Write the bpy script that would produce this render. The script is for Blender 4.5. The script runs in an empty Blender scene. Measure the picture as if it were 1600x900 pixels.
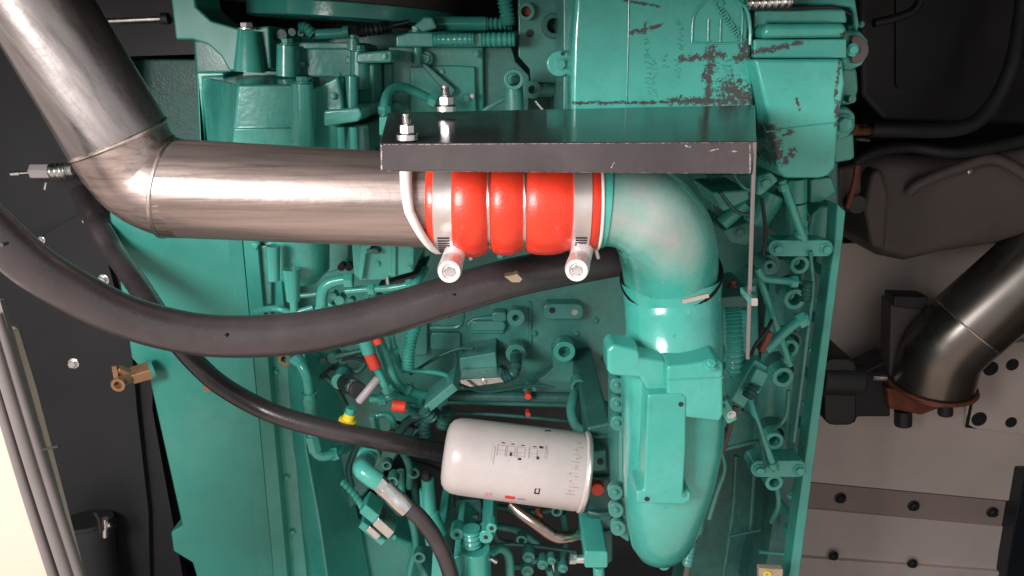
import bpy, bmesh, math, random
from mathutils import Vector, Matrix
random.seed(7)
R = math.radians
sc = bpy.context.scene
COL = sc.collection
# ------------------------------------------------------------------ camera
F = 1165.0                     # focal length in photo pixels (photo is 1600 wide)
TH = R(17.4)
CAM = Vector((0, -0.945, 0.296))
FW = Vector((0, math.cos(TH), -math.sin(TH)))
UP = Vector((0, math.sin(TH), math.cos(TH)))
cd = bpy.data.cameras.new('camera'); cam = bpy.data.objects.new('camera', cd); COL.objects.link(cam)
cam.location = CAM; cam.rotation_euler = (R(90) - TH, 0, 0)
cd.sensor_width = 36; cd.lens = 36 * F / 1600; cd.clip_start = 0.01; cd.clip_end = 200
sc.camera = cam
# ------------------------------------------------------------------ world, sun, exposure
w = bpy.data.worlds.new('World'); sc.world = w; w.use_nodes = True
bg = w.node_tree.nodes['Background']
bg.inputs['Color'].default_value = (0.93, 0.97, 1.0, 1); bg.inputs['Strength'].default_value = 0.52
sl = bpy.data.lights.new('sun', 'SUN'); so = bpy.data.objects.new('sun', sl); COL.objects.link(so)
sl.energy = 2.0; sl.angle = R(1.5); sl.color = (1.0, 0.95, 0.9)
SUN = Vector((0.20, 0.30, -1.0)).normalized()
so.rotation_euler = SUN.to_track_quat('-Z', 'Y').to_euler()
al = bpy.data.lights.new('open_doorway_daylight', 'AREA'); ao = bpy.data.objects.new('open_doorway_daylight', al); COL.objects.link(ao)
al.shape = 'RECTANGLE'; al.size = 0.5; al.size_y = 0.4; al.energy = 16; al.color = (1.0, 0.97, 0.95)
ao.location = (-0.72, -1.2, 0.45); ao.rotation_euler = (Vector((0.1, -0.1, -0.02)) - ao.location).to_track_quat('-Z', 'Y').to_euler()
sc.view_settings.view_transform = 'Standard'; sc.view_settings.look = 'None'
sc.view_settings.gamma = 1; sc.view_settings.exposure = 0.42
sc.cycles.max_bounces = 7; sc.cycles.diffuse_bounces = 3; sc.cycles.glossy_bounces = 4

# ------------------------------------------------------------------ place helpers
def deepen(Y):
    "metres behind the front of the block: recessed castings sit a hand's width deeper"
    return Y + 0.11*max(0.0, min(1.0, (Y + 0.12)/0.12))
def P(px, py, Y):
    Y = deepen(Y); "world point seen at photo pixel (px,py) lying on the vertical plane y = Y"
    d = FW + Vector((1, 0, 0)) * ((px - 800) / F) + UP * ((450 - py) / F)
    t = (Y - CAM.y) / d.y
    return CAM + d * t
def S(px, py, Y):
    Y = deepen(Y)
    d = FW + UP * ((450 - py) / F)
    return (Y - CAM.y) / d.y / F
def sm(pts, n=6):
    "Catmull-Rom through tuples of numbers"
    out = []
    for i in range(len(pts) - 1):
        p0 = pts[max(i-1, 0)]; p1 = pts[i]; p2 = pts[i+1]; p3 = pts[min(i+2, len(pts)-1)]
        for k in range(n):
            t = k / n
            out.append(tuple(0.5*((2*b) + (-a+c)*t + (2*a-5*b+4*c-d)*t*t + (-a+3*b-3*c+d)*t**3) for a, b, c, d in zip(p0, p1, p2, p3)))
    out.append(tuple(pts[-1]))
    return out
def rr(x0, y0, x1, y1, r=6, n=4):
    o = []
    for cx, cy, a in ((x1-r, y0+r, -90), (x1-r, y1-r, 0), (x0+r, y1-r, 90), (x0+r, y0+r, 180)):
        for k in range(n+1):
            t = R(a + 90*k/n); o.append((cx + r*math.cos(t), cy + r*math.sin(t)))
    return o
def circ(x, y, r, n=20, a0=0, a1=360):
    return [(x + r*math.cos(R(a0+(a1-a0)*k/n)), y + r*math.sin(R(a0+(a1-a0)*k/n))) for k in range(n if a1-a0 == 360 else n+1)]

class B:
    def __init__(s): s.v = []; s.f = []
    def ring(s, pts):
        i = len(s.v); s.v += [Vector(p) for p in pts]; return list(range(i, i+len(pts)))
    def bridge(s, a, b):
        n = len(a)
        for k in range(n): s.f.append((a[k], a[(k+1) % n], b[(k+1) % n], b[k]))
    def poly(s, pts, Yf, Yb, ins=0):
        "prism: outline in photo pixels on plane Yf, pushed straight back to Yb"
        fr = [P(x, y, Yf) for x, y in pts]
        a = s.ring(fr); b = s.ring([Vector((p.x, deepen(Yb), p.z)) for p in fr])
        s.f.append(tuple(a)); s.f.append(tuple(reversed(b))); s.bridge(a, b)
        return s
    def loft(s, rings, cap=True):
        ids = [s.ring(r) for r in rings]
        for a, b in zip(ids, ids[1:]): s.bridge(a, b)
        if cap: s.f.append(tuple(reversed(ids[0]))); s.f.append(tuple(ids[-1]))
        return s
    def lathe(s, p0, p1, prof, n=28, cap=True):
        "profile (fraction along axis, radius in metres)"
        p0 = Vector(p0); ax = Vector(p1) - p0; q = ax.normalized()
        u = q.orthogonal().normalized(); v = q.cross(u)
        return s.loft([[p0 + ax*t + (u*math.cos(2*math.pi*k/n) + v*math.sin(2*math.pi*k/n))*r for k in range(n)] for t, r in prof], cap)
    def cyl(s, p0, p1, r0, r1=None, n=24): return s.lathe(p0, p1, [(0, r0), (1, r0 if r1 is None else r1)], n)
    def annulus(s, p0, p1, ri, ro, n=28):
        ids0 = len(s.v)
        s.lathe(p0, p1, [(0, ri), (0, ro), (1, ro), (1, ri), (0, ri)], n, False); return s
    def tube(s, pts, rad, n=14, cap=True):
        "pts world vectors, rad metres (number or list)"
        pts = [Vector(p) for p in pts]; m = len(pts)
        rad = rad if isinstance(rad, (list, tuple)) else [rad]*m
        t0 = (pts[1]-pts[0]).normalized(); u = t0.orthogonal().normalized(); rings = []
        for i in range(m):
            t = (pts[min(i+1, m-1)] - pts[max(i-1, 0)]).normalized()
            u = (u - t*u.dot(t)).normalized(); v = t.cross(u)
            rings.append([pts[i] + (u*math.cos(2*math.pi*k/n) + v*math.sin(2*math.pi*k/n))*rad[i] for k in range(n)])
        return s.loft(rings, cap)
    # pixel-space conveniences
    def pt(s, pts, r, n=12, sub=6):
        "smooth tube through (px,py,Y); r in photo pixels"
        q = sm(pts, sub); return s.tube([P(*p[:3]) for p in q], [S(*p[:3])*r for p in q], n)
    def st(s, pts, r, n=12):
        return s.tube([P(*p) for p in pts], [S(*p)*r for p in pts], n)
    def corr(s, pts, r, pitch=5, amp=0.16, n=12, sub=16):
        "corrugated hose"
        q = sm(pts, sub); L = 0; out = [q[0]]
        for a, b in zip(q, q[1:]):
            L += math.hypot(b[0]-a[0], b[1]-a[1])
        N = max(6, int(L/pitch*4)); M = len(q)-1; W = []; Rr = []
        for i in range(N+1):
            t = i/N*M; k = min(int(t), M-1); fr = t-k
            p = tuple(a+(b-a)*fr for a, b in zip(q[k], q[k+1]))
            W.append(P(*p)); Rr.append(S(*p)*r*(1 + amp*(1, 0.2, -1, 0.2)[i % 4]))
        return s.tube(W, Rr, n)
    def boss(s, x, y, Y0, Y1, r, n=20, r1=None):
        "cylinder along world y; Y0 back, Y1 front"
        p = P(x, y, Y1); k = S(x, y, Y1); return s.cyl((p.x, min(deepen(Y0), p.y + 2.0*r*k + 0.004), p.z), p, r*k if r1 is None else r1*k, r*k, n)
    def rboss(s, x, y, Y0, Y1, ri, ro, n=22):
        p = P(x, y, Y1); k = S(x, y, Y1); return s.annulus((p.x, min(deepen(Y0), p.y + 1.3*ro*k + 0.004), p.z), p, ri*k, ro*k, n)
    def vc(s, x0, y0, x1, y1, Y, r0, r1=None, n=20, Y1=None):
        "cylinder between two pixels on plane Y, radius px"
        return s.cyl(P(x0, y0, Y), P(x1, y1, Y if Y1 is None else Y1), r0*S(x0, y0, Y), (r0 if r1 is None else r1)*S(x1, y1, Y), n)
    def box(s, c, sx, sy, sz, rot=None):
        M = rot or Matrix.Identity(3); c = Vector(c)
        q = [c + M @ Vector((a*sx/2, b*sy/2, d*sz/2)) for d in (-1, 1) for a, b in ((-1,-1),(1,-1),(1,1),(-1,1))]
        a = s.ring(q[:4]); b = s.ring(q[4:]); s.f.append(tuple(reversed(a))); s.f.append(tuple(b)); s.bridge(a, b); return s
    def quad(s, pts): s.f.append(tuple(s.ring(pts))); return s

WC = {}
def tag(o, label=None, cat=None, group=None, kind=None):
    for k, v in (('label', label), ('category', cat), ('group', group), ('kind', kind)):
        if v: o[k] = v
    return o
def thing(name, label, cat, p, group=None):
    o = bpy.data.objects.new(name, None); COL.objects.link(o); o.location = p; o.empty_display_size = 0.02
    WC[o.name] = Vector(p); return tag(o, label, cat, group)
def put(name, b, mat, parent=None, bev=0, label=None, cat=None, group=None, kind=None, ang=38, keep=False, seg=2):
    me = bpy.data.meshes.new(name)
    c = Vector((0, 0, 0)) if keep else sum(b.v, Vector())/len(b.v)
    me.from_pydata([v - c for v in b.v], [], b.f)
    bm = bmesh.new(); bm.from_mesh(me); bmesh.ops.remove_doubles(bm, verts=bm.verts, dist=1e-7)
    bmesh.ops.recalc_face_normals(bm, faces=bm.faces); bm.to_mesh(me); bm.free()
    for p in me.polygons: p.use_smooth = True
    me.set_sharp_from_angle(angle=R(ang)); me.materials.append(mat)
    o = bpy.data.objects.new(name, me); COL.objects.link(o); WC[o.name] = c
    if parent: o.parent = parent; o.location = c - WC[parent.name]
    else: o.location = c
    if bev:
        m = o.modifiers.new('bevel', 'BEVEL'); m.width = bev; m.segments = seg; m.limit_method = 'ANGLE'; m.angle_limit = R(40); m.harden_normals = True
    return tag(o, label, cat, group, kind)

# ------------------------------------------------------------------ materials
def nodes(name):
    m = bpy.data.materials.new(name); m.use_nodes = True; t = m.node_tree
    return m, t, t.nodes['Principled BSDF']
def N(t, typ, **kw):
    n = t.nodes.new(typ)
    for k, v in kw.items():
        if k == 'i':
            for a, b in v.items(): n.inputs[a].default_value = b
        else: setattr(n, k, v)
    return n
def mat(name, col, rough=0.4, metal=0.0, var=0.12, scale=14, bump=0.0, bscale=160, coat=0.0, rvar=0.1, dirt=0.0, dirtcol=(0.05,0.045,0.04), spec=0.5, stretch=(1,1,1), rot=0.0, speck=0.0):
    m, t, p = nodes(name)
    tc = N(t, 'ShaderNodeTexCoord'); mp = N(t, 'ShaderNodeMapping', i={'Scale': stretch})
    mr0 = N(t, 'ShaderNodeMapping', i={'Rotation': (0, rot, 0)}); t.links.new(tc.outputs['Object'], mr0.inputs[0]); t.links.new(mr0.outputs[0], mp.inputs[0])
    n1 = N(t, 'ShaderNodeTexNoise', i={'Scale': scale, 'Detail': 6.0, 'Roughness': 0.6}); t.links.new(mp.outputs[0], n1.inputs['Vector'])
    cr = N(t, 'ShaderNodeValToRGB'); t.links.new(n1.outputs[0], cr.inputs[0])
    c = Vector(col)
    cr.color_ramp.elements[0].position = 0.3; cr.color_ramp.elements[1].position = 0.7
    cr.color_ramp.elements[0].color = (*(c*(1-var)), 1); cr.color_ramp.elements[1].color = (*[min(1, x*(1+var)) for x in c], 1)
    last = cr.outputs[0]
    if dirt:
        n2 = N(t, 'ShaderNodeTexNoise', i={'Scale': scale*3.1, 'Detail': 9.0, 'Roughness': 0.72}); t.links.new(mp.outputs[0], n2.inputs['Vector'])
        c2 = N(t, 'ShaderNodeValToRGB'); c2.color_ramp.elements[0].position = 0.5; c2.color_ramp.elements[1].position = 0.75
        c2.color_ramp.elements[1].color = (dirt, dirt, dirt, 1); t.links.new(n2.outputs[0], c2.inputs[0])
        mx = N(t, 'ShaderNodeMix', data_type='RGBA'); t.links.new(c2.outputs[0], mx.inputs[0]); t.links.new(last, mx.inputs[6]); mx.inputs[7].default_value = (*dirtcol, 1)
        last = mx.outputs[2]
    if speck:
        n3 = N(t, 'ShaderNodeTexNoise', i={'Scale': 190.0, 'Detail': 4.0, 'Roughness': 0.7}); t.links.new(tc.outputs['Object'], n3.inputs['Vector'])
        c3 = N(t, 'ShaderNodeValToRGB'); c3.color_ramp.elements[0].position = 0.66; c3.color_ramp.elements[1].position = 0.72
        c3.color_ramp.elements[1].color = (speck, speck, speck, 1); t.links.new(n3.outputs[0], c3.inputs[0])
        m3 = N(t, 'ShaderNodeMix', data_type='RGBA'); t.links.new(c3.outputs[0], m3.inputs[0]); t.links.new(last, m3.inputs[6]); m3.inputs[7].default_value = (0.03, 0.045, 0.04, 1); last = m3.outputs[2]
        n4 = N(t, 'ShaderNodeTexNoise', i={'Scale': 5.0, 'Detail': 7.0, 'Roughness': 0.65}); t.links.new(tc.outputs['Object'], n4.inputs['Vector'])
        c4 = N(t, 'ShaderNodeValToRGB'); c4.color_ramp.elements[0].position = 0.5; c4.color_ramp.elements[1].position = 0.8
        c4.color_ramp.elements[1].color = (0.35, 0.35, 0.35, 1); t.links.new(n4.outputs[0], c4.inputs[0])
        m4 = N(t, 'ShaderNodeMix', data_type='RGBA'); t.links.new(c4.outputs[0], m4.inputs[0]); t.links.new(last, m4.inputs[6]); m4.inputs[7].default_value = (0.20, 0.33, 0.29, 1); last = m4.outputs[2]
    t.links.new(last, p.inputs['Base Color'])
    p.inputs['Metallic'].default_value = metal; p.inputs['Specular IOR Level'].default_value = spec
    if coat: p.inputs['Coat Weight'].default_value = coat; p.inputs['Coat Roughness'].default_value = 0.12
    if rvar:
        mr = N(t, 'ShaderNodeMapRange', i={1: 0.3, 2: 0.7, 3: max(0.02, rough-rvar), 4: min(1, rough+rvar)}); t.links.new(n1.outputs[0], mr.inputs[0]); t.links.new(mr.outputs[0], p.inputs['Roughness'])
    else: p.inputs['Roughness'].default_value = rough
    if bump:
        nb = N(t, 'ShaderNodeTexNoise', i={'Scale': bscale, 'Detail': 3.0}); t.links.new(tc.outputs['Object'], nb.inputs['Vector'])
        b = N(t, 'ShaderNodeBump', i={'Strength': bump, 'Distance': 0.002}); t.links.new(nb.outputs[0], b.inputs['Height']); t.links.new(b.outputs[0], p.inputs['Normal'])
    m['last'] = last.node.name
    return m
GREEN = mat('green_paint', (0.052, 0.365, 0.298), 0.23, var=0.16, scale=11, bump=0.12, bscale=150, dirt=0.30, coat=0.3, dirtcol=(0.02,0.12,0.095), speck=0.55)
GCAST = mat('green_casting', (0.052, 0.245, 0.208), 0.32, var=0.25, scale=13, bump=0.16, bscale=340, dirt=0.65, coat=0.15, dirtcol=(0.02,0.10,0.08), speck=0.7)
GPANEL = mat('green_sheet', (0.042, 0.295, 0.238), 0.34, var=0.14, scale=5, bump=0.06, bscale=40, dirt=0.25, dirtcol=(0.02,0.14,0.11), speck=0.3)
GDARK = mat('green_grimy_shaded', (0.026, 0.115, 0.10), 0.42, var=0.25, scale=20, bump=0.3, bscale=300, dirt=0.7, dirtcol=(0.012,0.03,0.026))  # grime over a dark base that also stands in for recess shade
STEEL = mat('pipe_steel', (0.43, 0.335, 0.305), 0.34, 0.8, var=0.34, scale=34, rvar=0.18, bump=0.10, bscale=90, dirt=0.9, dirtcol=(0.13,0.10,0.095), stretch=(0.06,1,1.6))
STEEL2 = mat('pipe_steel_slanted', (0.33, 0.295, 0.29), 0.31, 0.85, var=0.34, scale=22, rvar=0.16, bump=0.10, bscale=90, dirt=0.85, dirtcol=(0.14,0.12,0.115), stretch=(0.12,1,1.6), rot=R(-60))
BEAD = mat('weld_bead', (0.72, 0.64, 0.58), 0.35, 1.0, var=0.2, scale=60)
ZINC = mat('zinc_bolt', (0.78, 0.76, 0.74), 0.28, 1.0, var=0.1, scale=60)
WHITE = mat('white_rubber', (0.80, 0.77, 0.73), 0.5, var=0.08, scale=40, dirt=0.15)
BARREL = mat('clamp_barrel', (0.80, 0.72, 0.71), 0.32, 0.35, var=0.1, scale=60)
BAND = mat('clamp_band', (0.72, 0.64, 0.61), 0.34, 0.75, var=0.12, scale=20)
RED = mat('red_silicone', (0.80, 0.045, 0.018), 0.34, var=0.10, scale=18, bump=0.14, bscale=420, coat=0.15, dirt=0.22, dirtcol=(0.45,0.10,0.07))
REDP = mat('red_plastic', (0.75, 0.06, 0.035), 0.4, var=0.1, scale=60)
ROSE = mat('pink_print', (0.75, 0.30, 0.30), 0.5)
YELLOW = mat('yellow_plastic', (0.85, 0.66, 0.03), 0.4, var=0.06)
BLACK = mat('black_satin', (0.034, 0.028, 0.029), 0.16, var=0.25, scale=10, rvar=0.07, spec=0.7, dirt=0.25, dirtcol=(0.075,0.065,0.062))
LIP = mat('dusty_lit_black_lip', (0.062, 0.050, 0.052), 0.30, var=0.3, scale=9, rvar=0.1, spec=0.7, dirt=0.4, dirtcol=(0.12,0.10,0.10))  # dust, plus a lighter base painting in light reflected off the lip
HOSE = mat('black_rubber', (0.050, 0.040, 0.042), 0.29, var=0.22, scale=13, bump=0.10, bscale=380, spec=0.6, dirt=0.35, dirtcol=(0.10,0.08,0.078))
WALL = mat('charcoal_sheet', (0.024, 0.024, 0.026), 0.5, spec=0.25, var=0.2, scale=5, bump=0.05, bscale=200)
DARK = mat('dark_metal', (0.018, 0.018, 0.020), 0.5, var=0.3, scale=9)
NIGHT = mat('blue_black_sheet', (0.010, 0.013, 0.020), 0.45, var=0.2, scale=4)
BROWN = mat('dusty_dark_shroud', (0.085, 0.068, 0.064), 0.6, var=0.25, scale=6, dirt=0.4, dirtcol=(0.10,0.085,0.075))
TAN = mat('tan_sheet', (0.64, 0.53, 0.485), 0.55, var=0.08, scale=3, bump=0.03, bscale=80, dirt=0.15, dirtcol=(0.30,0.22,0.20))
RAILM = mat('tan_rail', (0.36, 0.275, 0.25), 0.55, var=0.1, scale=3, dirt=0.2, dirtcol=(0.24,0.18,0.16))
DPIPE = mat('dark_steel_pipe', (0.17, 0.15, 0.135), 0.30, 0.9, var=0.3, scale=8, stretch=(0.5,1,1))
BRASS = mat('bronze_fitting', (0.36, 0.20, 0.115), 0.34, 0.6, var=0.2, scale=60)
COPPER = mat('copper_terminal', (0.75, 0.36, 0.22), 0.3, 1.0, var=0.1, scale=40)
RUST = mat('rusty_iron', (0.20, 0.06, 0.035), 0.6, 0.3, var=0.3, scale=40)
FILT = mat('filter_white', (0.56, 0.485, 0.47), 0.36, var=0.08, scale=8, coat=0.15, dirt=0.4, dirtcol=(0.40,0.32,0.30))
INK = mat('black_ink', (0.03, 0.022, 0.022), 0.5)
INKBLACK = mat('black_o_ring', (0.006,0.006,0.006), 0.6, spec=0.2)
INKG = mat('grey_ink', (0.34, 0.27, 0.27), 0.5)
TRIM = mat('grey_trim', (0.17, 0.145, 0.142), 0.40, var=0.12, scale=8)
SILL = mat('white_door_paint', (0.60, 0.48, 0.39), 0.4, var=0.03, scale=3)
EARTH = mat('paved_yard', (0.46, 0.38, 0.335), 0.8, var=0.15, scale=3, bump=0.3, bscale=40)
GREYF = mat('grey_plastic', (0.36, 0.31, 0.33), 0.4, var=0.1)
PALEBROWN = mat('pale_label', (0.45, 0.34, 0.24), 0.5, var=0.15, scale=30)

def chipped(name, base, segs, thr=0.0, coarse=230, col=(0.055,0.046,0.046), hard=12.0, amp=7.0, relief=0.5):
    "the base paint with paint flaked off along given strokes ((ax,az,bx,bz,width) in metres)"
    m = base.copy(); m.name = name; t = m.node_tree; p = t.nodes['Principled BSDF']
    tc = next(n for n in t.nodes if n.bl_idname == 'ShaderNodeTexCoord')
    sx = N(t, 'ShaderNodeSeparateXYZ'); t.links.new(tc.outputs['Object'], sx.inputs[0])
    cx = N(t, 'ShaderNodeCombineXYZ'); t.links.new(sx.outputs[0], cx.inputs[0]); t.links.new(sx.outputs[2], cx.inputs[2])
    nz = N(t, 'ShaderNodeTexNoise', i={'Scale': coarse, 'Detail': 9.0, 'Roughness': 0.8}); t.links.new(tc.outputs['Object'], nz.inputs['Vector'])
    acc = None
    def M(op, a, b=None, cl=False):
        n = N(t, 'ShaderNodeMath', operation=op, use_clamp=cl)
        for k, x in enumerate((a, b)):
            if x is None: continue
            if isinstance(x, (int, float)): n.inputs[k].default_value = x
            else: t.links.new(x, n.inputs[k])
        return n.outputs[0]
    def V(op, a, b, out=0):
        n = N(t, 'ShaderNodeVectorMath', operation=op)
        for k, x in enumerate((a, b)):
            if x is None: continue
            if isinstance(x, (tuple, Vector)): n.inputs[k].default_value = tuple(x)
            else: t.links.new(x, n.inputs[k])
        return n.outputs[out]
    for ax, az, bx, bz, wd in segs:
        a = Vector((ax, 0, az)); d = Vector((bx-ax, 0, bz-az)); L = max(d.length_squared, 1e-9)
        pa = V('SUBTRACT', cx.outputs[0], a); h = M('MULTIPLY', V('DOT_PRODUCT', pa, d, 1), 1/L, True)
        n = N(t, 'ShaderNodeVectorMath', operation='SCALE'); n.inputs[0].default_value = d; t.links.new(h, n.inputs['Scale'])
        dist = V('LENGTH', V('SUBTRACT', pa, n.outputs[0]), None, 1)
        k = M('SUBTRACT', 1.0, M('DIVIDE', dist, wd))
        acc = k if acc is None else M('MAXIMUM', acc, k)
    tot = M('ADD', acc, M('MULTIPLY', M('SUBTRACT', nz.outputs[0], 0.5), amp))
    mask = M('MULTIPLY', M('SUBTRACT', tot, 0.35 + thr), hard, True)
    old = p.inputs['Base Color'].links[0].from_socket
    mx = N(t, 'ShaderNodeMix', data_type='RGBA'); t.links.new(mask, mx.inputs[0]); t.links.new(old, mx.inputs[6]); mx.inputs[7].default_value = (*col, 1)
    t.links.new(mx.outputs[2], p.inputs['Base Color'])
    b = N(t, 'ShaderNodeBump', i={'Strength': relief, 'Distance': 0.0012}, invert=True); t.links.new(mask, b.inputs['Height'])
    if p.inputs['Normal'].links: t.links.new(p.inputs['Normal'].links[0].from_socket, b.inputs['Normal'])
    t.links.new(b.outputs[0], p.inputs['Normal'])
    return m

# ------------------------------------------------------------------ bolts: one shared mesh per paint
_bm = {}
def bolt_mesh(m, kind='hex'):
    k = (m.name, kind)
    if k not in _bm:
        b = B()
        if kind == 'hex':
            b.lathe((0,0,0), (0,0,1), [(0,1.0),(0.14,1.0),(0.22,0.86)], 18)
            b.lathe((0,0,0.2), (0,0,1), [(0,0.72),(0.6,0.72),(0.7,0.60)], 6)
        elif kind == 'socket':
            b.lathe((0,0,0), (0,0,1), [(0,1.0),(0.6,1.0),(0.7,0.88),(0.7,0.45),(0.3,0.45)], 16)
        me = bpy.data.meshes.new('bolt'); me.from_pydata([v[:] for v in b.v], [], b.f); me.update()
        for p in me.polygons: p.use_smooth = True
        me.set_sharp_from_angle(angle=R(30)); me.materials.append(m); _bm[k] = me
    return _bm[k]
def bolt(parent, x, y, Y, r, m=None, axis=(0,-1,0), kind='hex', name='bolt', label=None):
    o = bpy.data.objects.new(name, bolt_mesh(m or GREEN, kind)); COL.objects.link(o)
    p = P(x, y, Y); k = S(x, y, Y)*r
    o.rotation_euler = Vector(axis).to_track_quat('Z', 'Y').to_euler(); o.scale = (k, k, k)
    o.parent = parent; o.location = p - WC[parent.name]
    if label: o['label'] = label
    return o

# ================================================================== SETTING
b = B(); b.box((0, -6, -1.02), 40, 40, 0.02); put('ground', b, EARTH, kind='structure')
def wall(name, pts, Yf, Yb, m, **kw):
    b = B(); b.poly(pts, Yf, Yb); return put(name, b, m, kind='structure', **kw)
b = B(); b.box((0, 0.86, 0), 3.0, 0.02, 2.0); put('back_wall', b, DARK, kind='structure')
b = B(); b.box((0, 0.05, 0.72), 3.0, 1.67, 0.02); put('ceiling', b, DARK, kind='structure')  # front overhang added to keep the steep sun off the engine
b = B(); b.box((0, 0.26, -0.99), 3.0, 1.25, 0.03); put('floor', b, DARK, kind='structure')
b = B(); b.box((1.28, 0.28, -0.1), 0.02, 1.15, 1.7); put('side_wall', b, DARK, kind='structure')
b = B(); b.box((-1.2, 0.4, -0.1), 0.02, 0.9, 1.7); put('side_wall', b, DARK, kind='structure')
b = B(); b.box((1.12, -0.40, -0.1), 0.5, 0.03, 1.7); put('front_light_blocker', b, TAN, kind='structure')  # unseen panel added to block light from the right
b = B(); b.box((-0.3, -0.46, 0.535), 1.9, 0.03, 0.35); put('front_light_blocker', b, TAN, kind='structure')  # unseen header added to shade the deep upper area
# charcoal bulkhead on the left
bh = thing('bulkhead_panel', 'charcoal sheet metal bulkhead with zinc bolts left of the engine', 'panel', P(80, 600, 0.16))
b = B(); b.poly([(-260,-120),(330,-120),(330,84),(196,88),(200,330),(240,420),(238,640),(300,980),(-260,980)], 0.16, 0.18); put('sheet', b, WALL, bh)
b = B(); b.poly([(58,372),(132,330),(150,345),(206,548),(214,640),(232,800),(236,980),(-120,980),(-120,480)], 0.145, 0.1595); put('access_plate', b, WALL, bh, bev=0.001)
for x, y, r in ((162,437,9),(115,568,9),(12,518,10),(133,345,5),(65,375,6)): bolt(bh, x, y, 0.145, r, ZINC)

# tan wall on the right
tw = thing('tan_enclosure_wall', 'dusty tan sheet metal wall panels at lower right behind the engine', 'wall', P(1420, 700, 0.42))
b = B(); b.poly([(1180,380),(1760,380),(1760,800),(1180,745)], 0.33, 0.34); put('panel', b, TAN, tw, bev=0.001)
b = B(); b.poly([(1180,746),(1760,801),(1760,840),(1180,786)], 0.338, 0.35); put('rail', b, RAILM, tw, label='darker horizontal joining strip')
b = B(); b.poly([(1180,787),(1760,841),(1760,905),(1425,881),(1180,863)], 0.334, 0.345); put('panel', b, TAN, tw, bev=0.001)
b = B(); b.poly([(1180,866),(1425,884),(1760,908),(1760,1100),(1180,1100)], 0.324, 0.34); put('panel', b, TAN, tw, bev=0.002)
for x, y in ((1313,778),(1427,790),(1550,800)): bolt(tw, x, y, 0.336, 9, DARK)
for x, y in ((1302,868),(1425,880),(1240,864)): bolt(tw, x, y, 0.323, 8, DARK)
b = B(); b.poly([(1600,740),(1760,740),(1760,1000),(1560,1000),(1575,880)], 0.30, 0.36); put('corner_post', b, NIGHT, bev=0.003, label='blue black corner post at the lower right edge', cat='post')

# door sill / trim at the lower left, near the camera
b = B(); b.poly([(-300,420),(-20,540),(12,640),(112,1000),(-300,1000)], -0.40, -0.36)
put('door_sill', b, SILL, bev=0.002, label='bright white painted door edge in the lower left corner', cat='door')
tr = thing('door_seal', 'grey ribbed rubber door seal along the lower left edge', 'seal', P(70, 700, -0.39))
for x0, y0, x1, y1, r, Y in ((-6,490,152,985,9,-0.40),(-14,520,134,985,9.5,-0.405),(-24,550,112,985,8,-0.40)):
    b = B(); b.pt([(x0,y0,Y),((x0+x1)/2-3,(y0+y1)/2,Y),(x1,y1,Y)], r, 12); put('rib', b, TRIM, tr)
b = B(); b.poly([(-30,470),(0,470),(150,990),(90,990)], -0.39, -0.385); put('backing_strip', b, TRIM, tr)
b = B(); b.st([(66,703,-0.41),(92,697,-0.415)], 2.2, 8); put('joint', b, DARK, tr)

# ================================================================== ENGINE
eng = thing('engine_block', 'teal green painted diesel engine block with ribs, pockets and bosses', 'engine', P(830, 880, 0.1))
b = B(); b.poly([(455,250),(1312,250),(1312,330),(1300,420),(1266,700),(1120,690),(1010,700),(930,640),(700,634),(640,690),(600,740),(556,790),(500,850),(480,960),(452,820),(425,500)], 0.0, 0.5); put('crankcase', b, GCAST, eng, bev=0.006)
b = B(); b.poly([(375,330),(398,330),(449,895),(452,960),(432,960),(427,895)], -0.045, 0.06); put('flange', b, GPANEL, eng, bev=0.0015)
b = B(); b.poly([(401,330),(432,330),(470,800),(486,960),(455,960),(446,810)], -0.035, 0.06); put('flange', b, GREEN, eng, bev=0.003)
# left bright wall of the crankcase below the hose
b = B(); b.loft([[P(x, y, Y) for x, y, Y in q] for q in (
    [(440,540,-0.03),(475,545,-0.05),(520,560,-0.015),(560,575,0.02),(450,575,0.05)],
    [(452,700,-0.03),(478,700,-0.05),(515,700,-0.015),(545,720,0.02),(460,720,0.05)],
    [(466,830,-0.03),(500,820,-0.05),(530,800,-0.015),(560,800,0.02),(470,850,0.05)],
    [(478,960,-0.03),(520,960,-0.05),(560,960,-0.015),(590,960,0.02),(480,980,0.05)])]); put('side_rib', b, GREEN, eng, bev=0.004)
b = B(); b.rboss(482,716,0.0,-0.035,8,17); b.boss(482,716,0.0,-0.02,8); put('boss', b, GREEN, eng, bev=0.001)
b = B(); b.poly([(500,800),(560,812),(640,850),(700,960),(520,960),(490,880)], 0.03, 0.12); put('web', b, GREEN, eng, bev=0.008)
b = B(); b.poly(rr(560,690,690,830,20), 0.02, 0.03); 
# cast pocket details in the mid area
def ridge(pts, r=3.5, Y=0.0002, m=GCAST, par=None, nm='rib'):
    b = B(); b.pt([(x, y, Y) for x, y in pts], r, 8, 4); return put(nm, b, m, par or eng)
ridge([(672,512),(700,512),(716,510),(722,500),(722,480)], 4)
b = B(); b.poly([(734,522),(786,522),(794,510),(790,497),(765,494),(740,497),(727,506)], -0.004, 0.01); put('cast_pad', b, GCAST, eng, bev=0.003, seg=3)
ridge([(640,580),(700,585),(712,570),(712,550)], 3)
ridge([(828,470),(829,510),(828,560)], 3.5)
ridge([(640,600),(660,615),(700,600)], 3)
b = B(); b.poly(rr(735,502,790,518,7), -0.008, 0.01); b.poly(rr(768,488,792,504,6), -0.01, 0.01); put('cast_pad', b, GCAST, eng, bev=0.003)
b = B(); b.poly(rr(640,500,668,556,6), -0.006, 0.01); b.poly(rr(672,520,720,548,6), -0.004, 0.01); put('cast_pad', b, GCAST, eng, bev=0.003)
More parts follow.
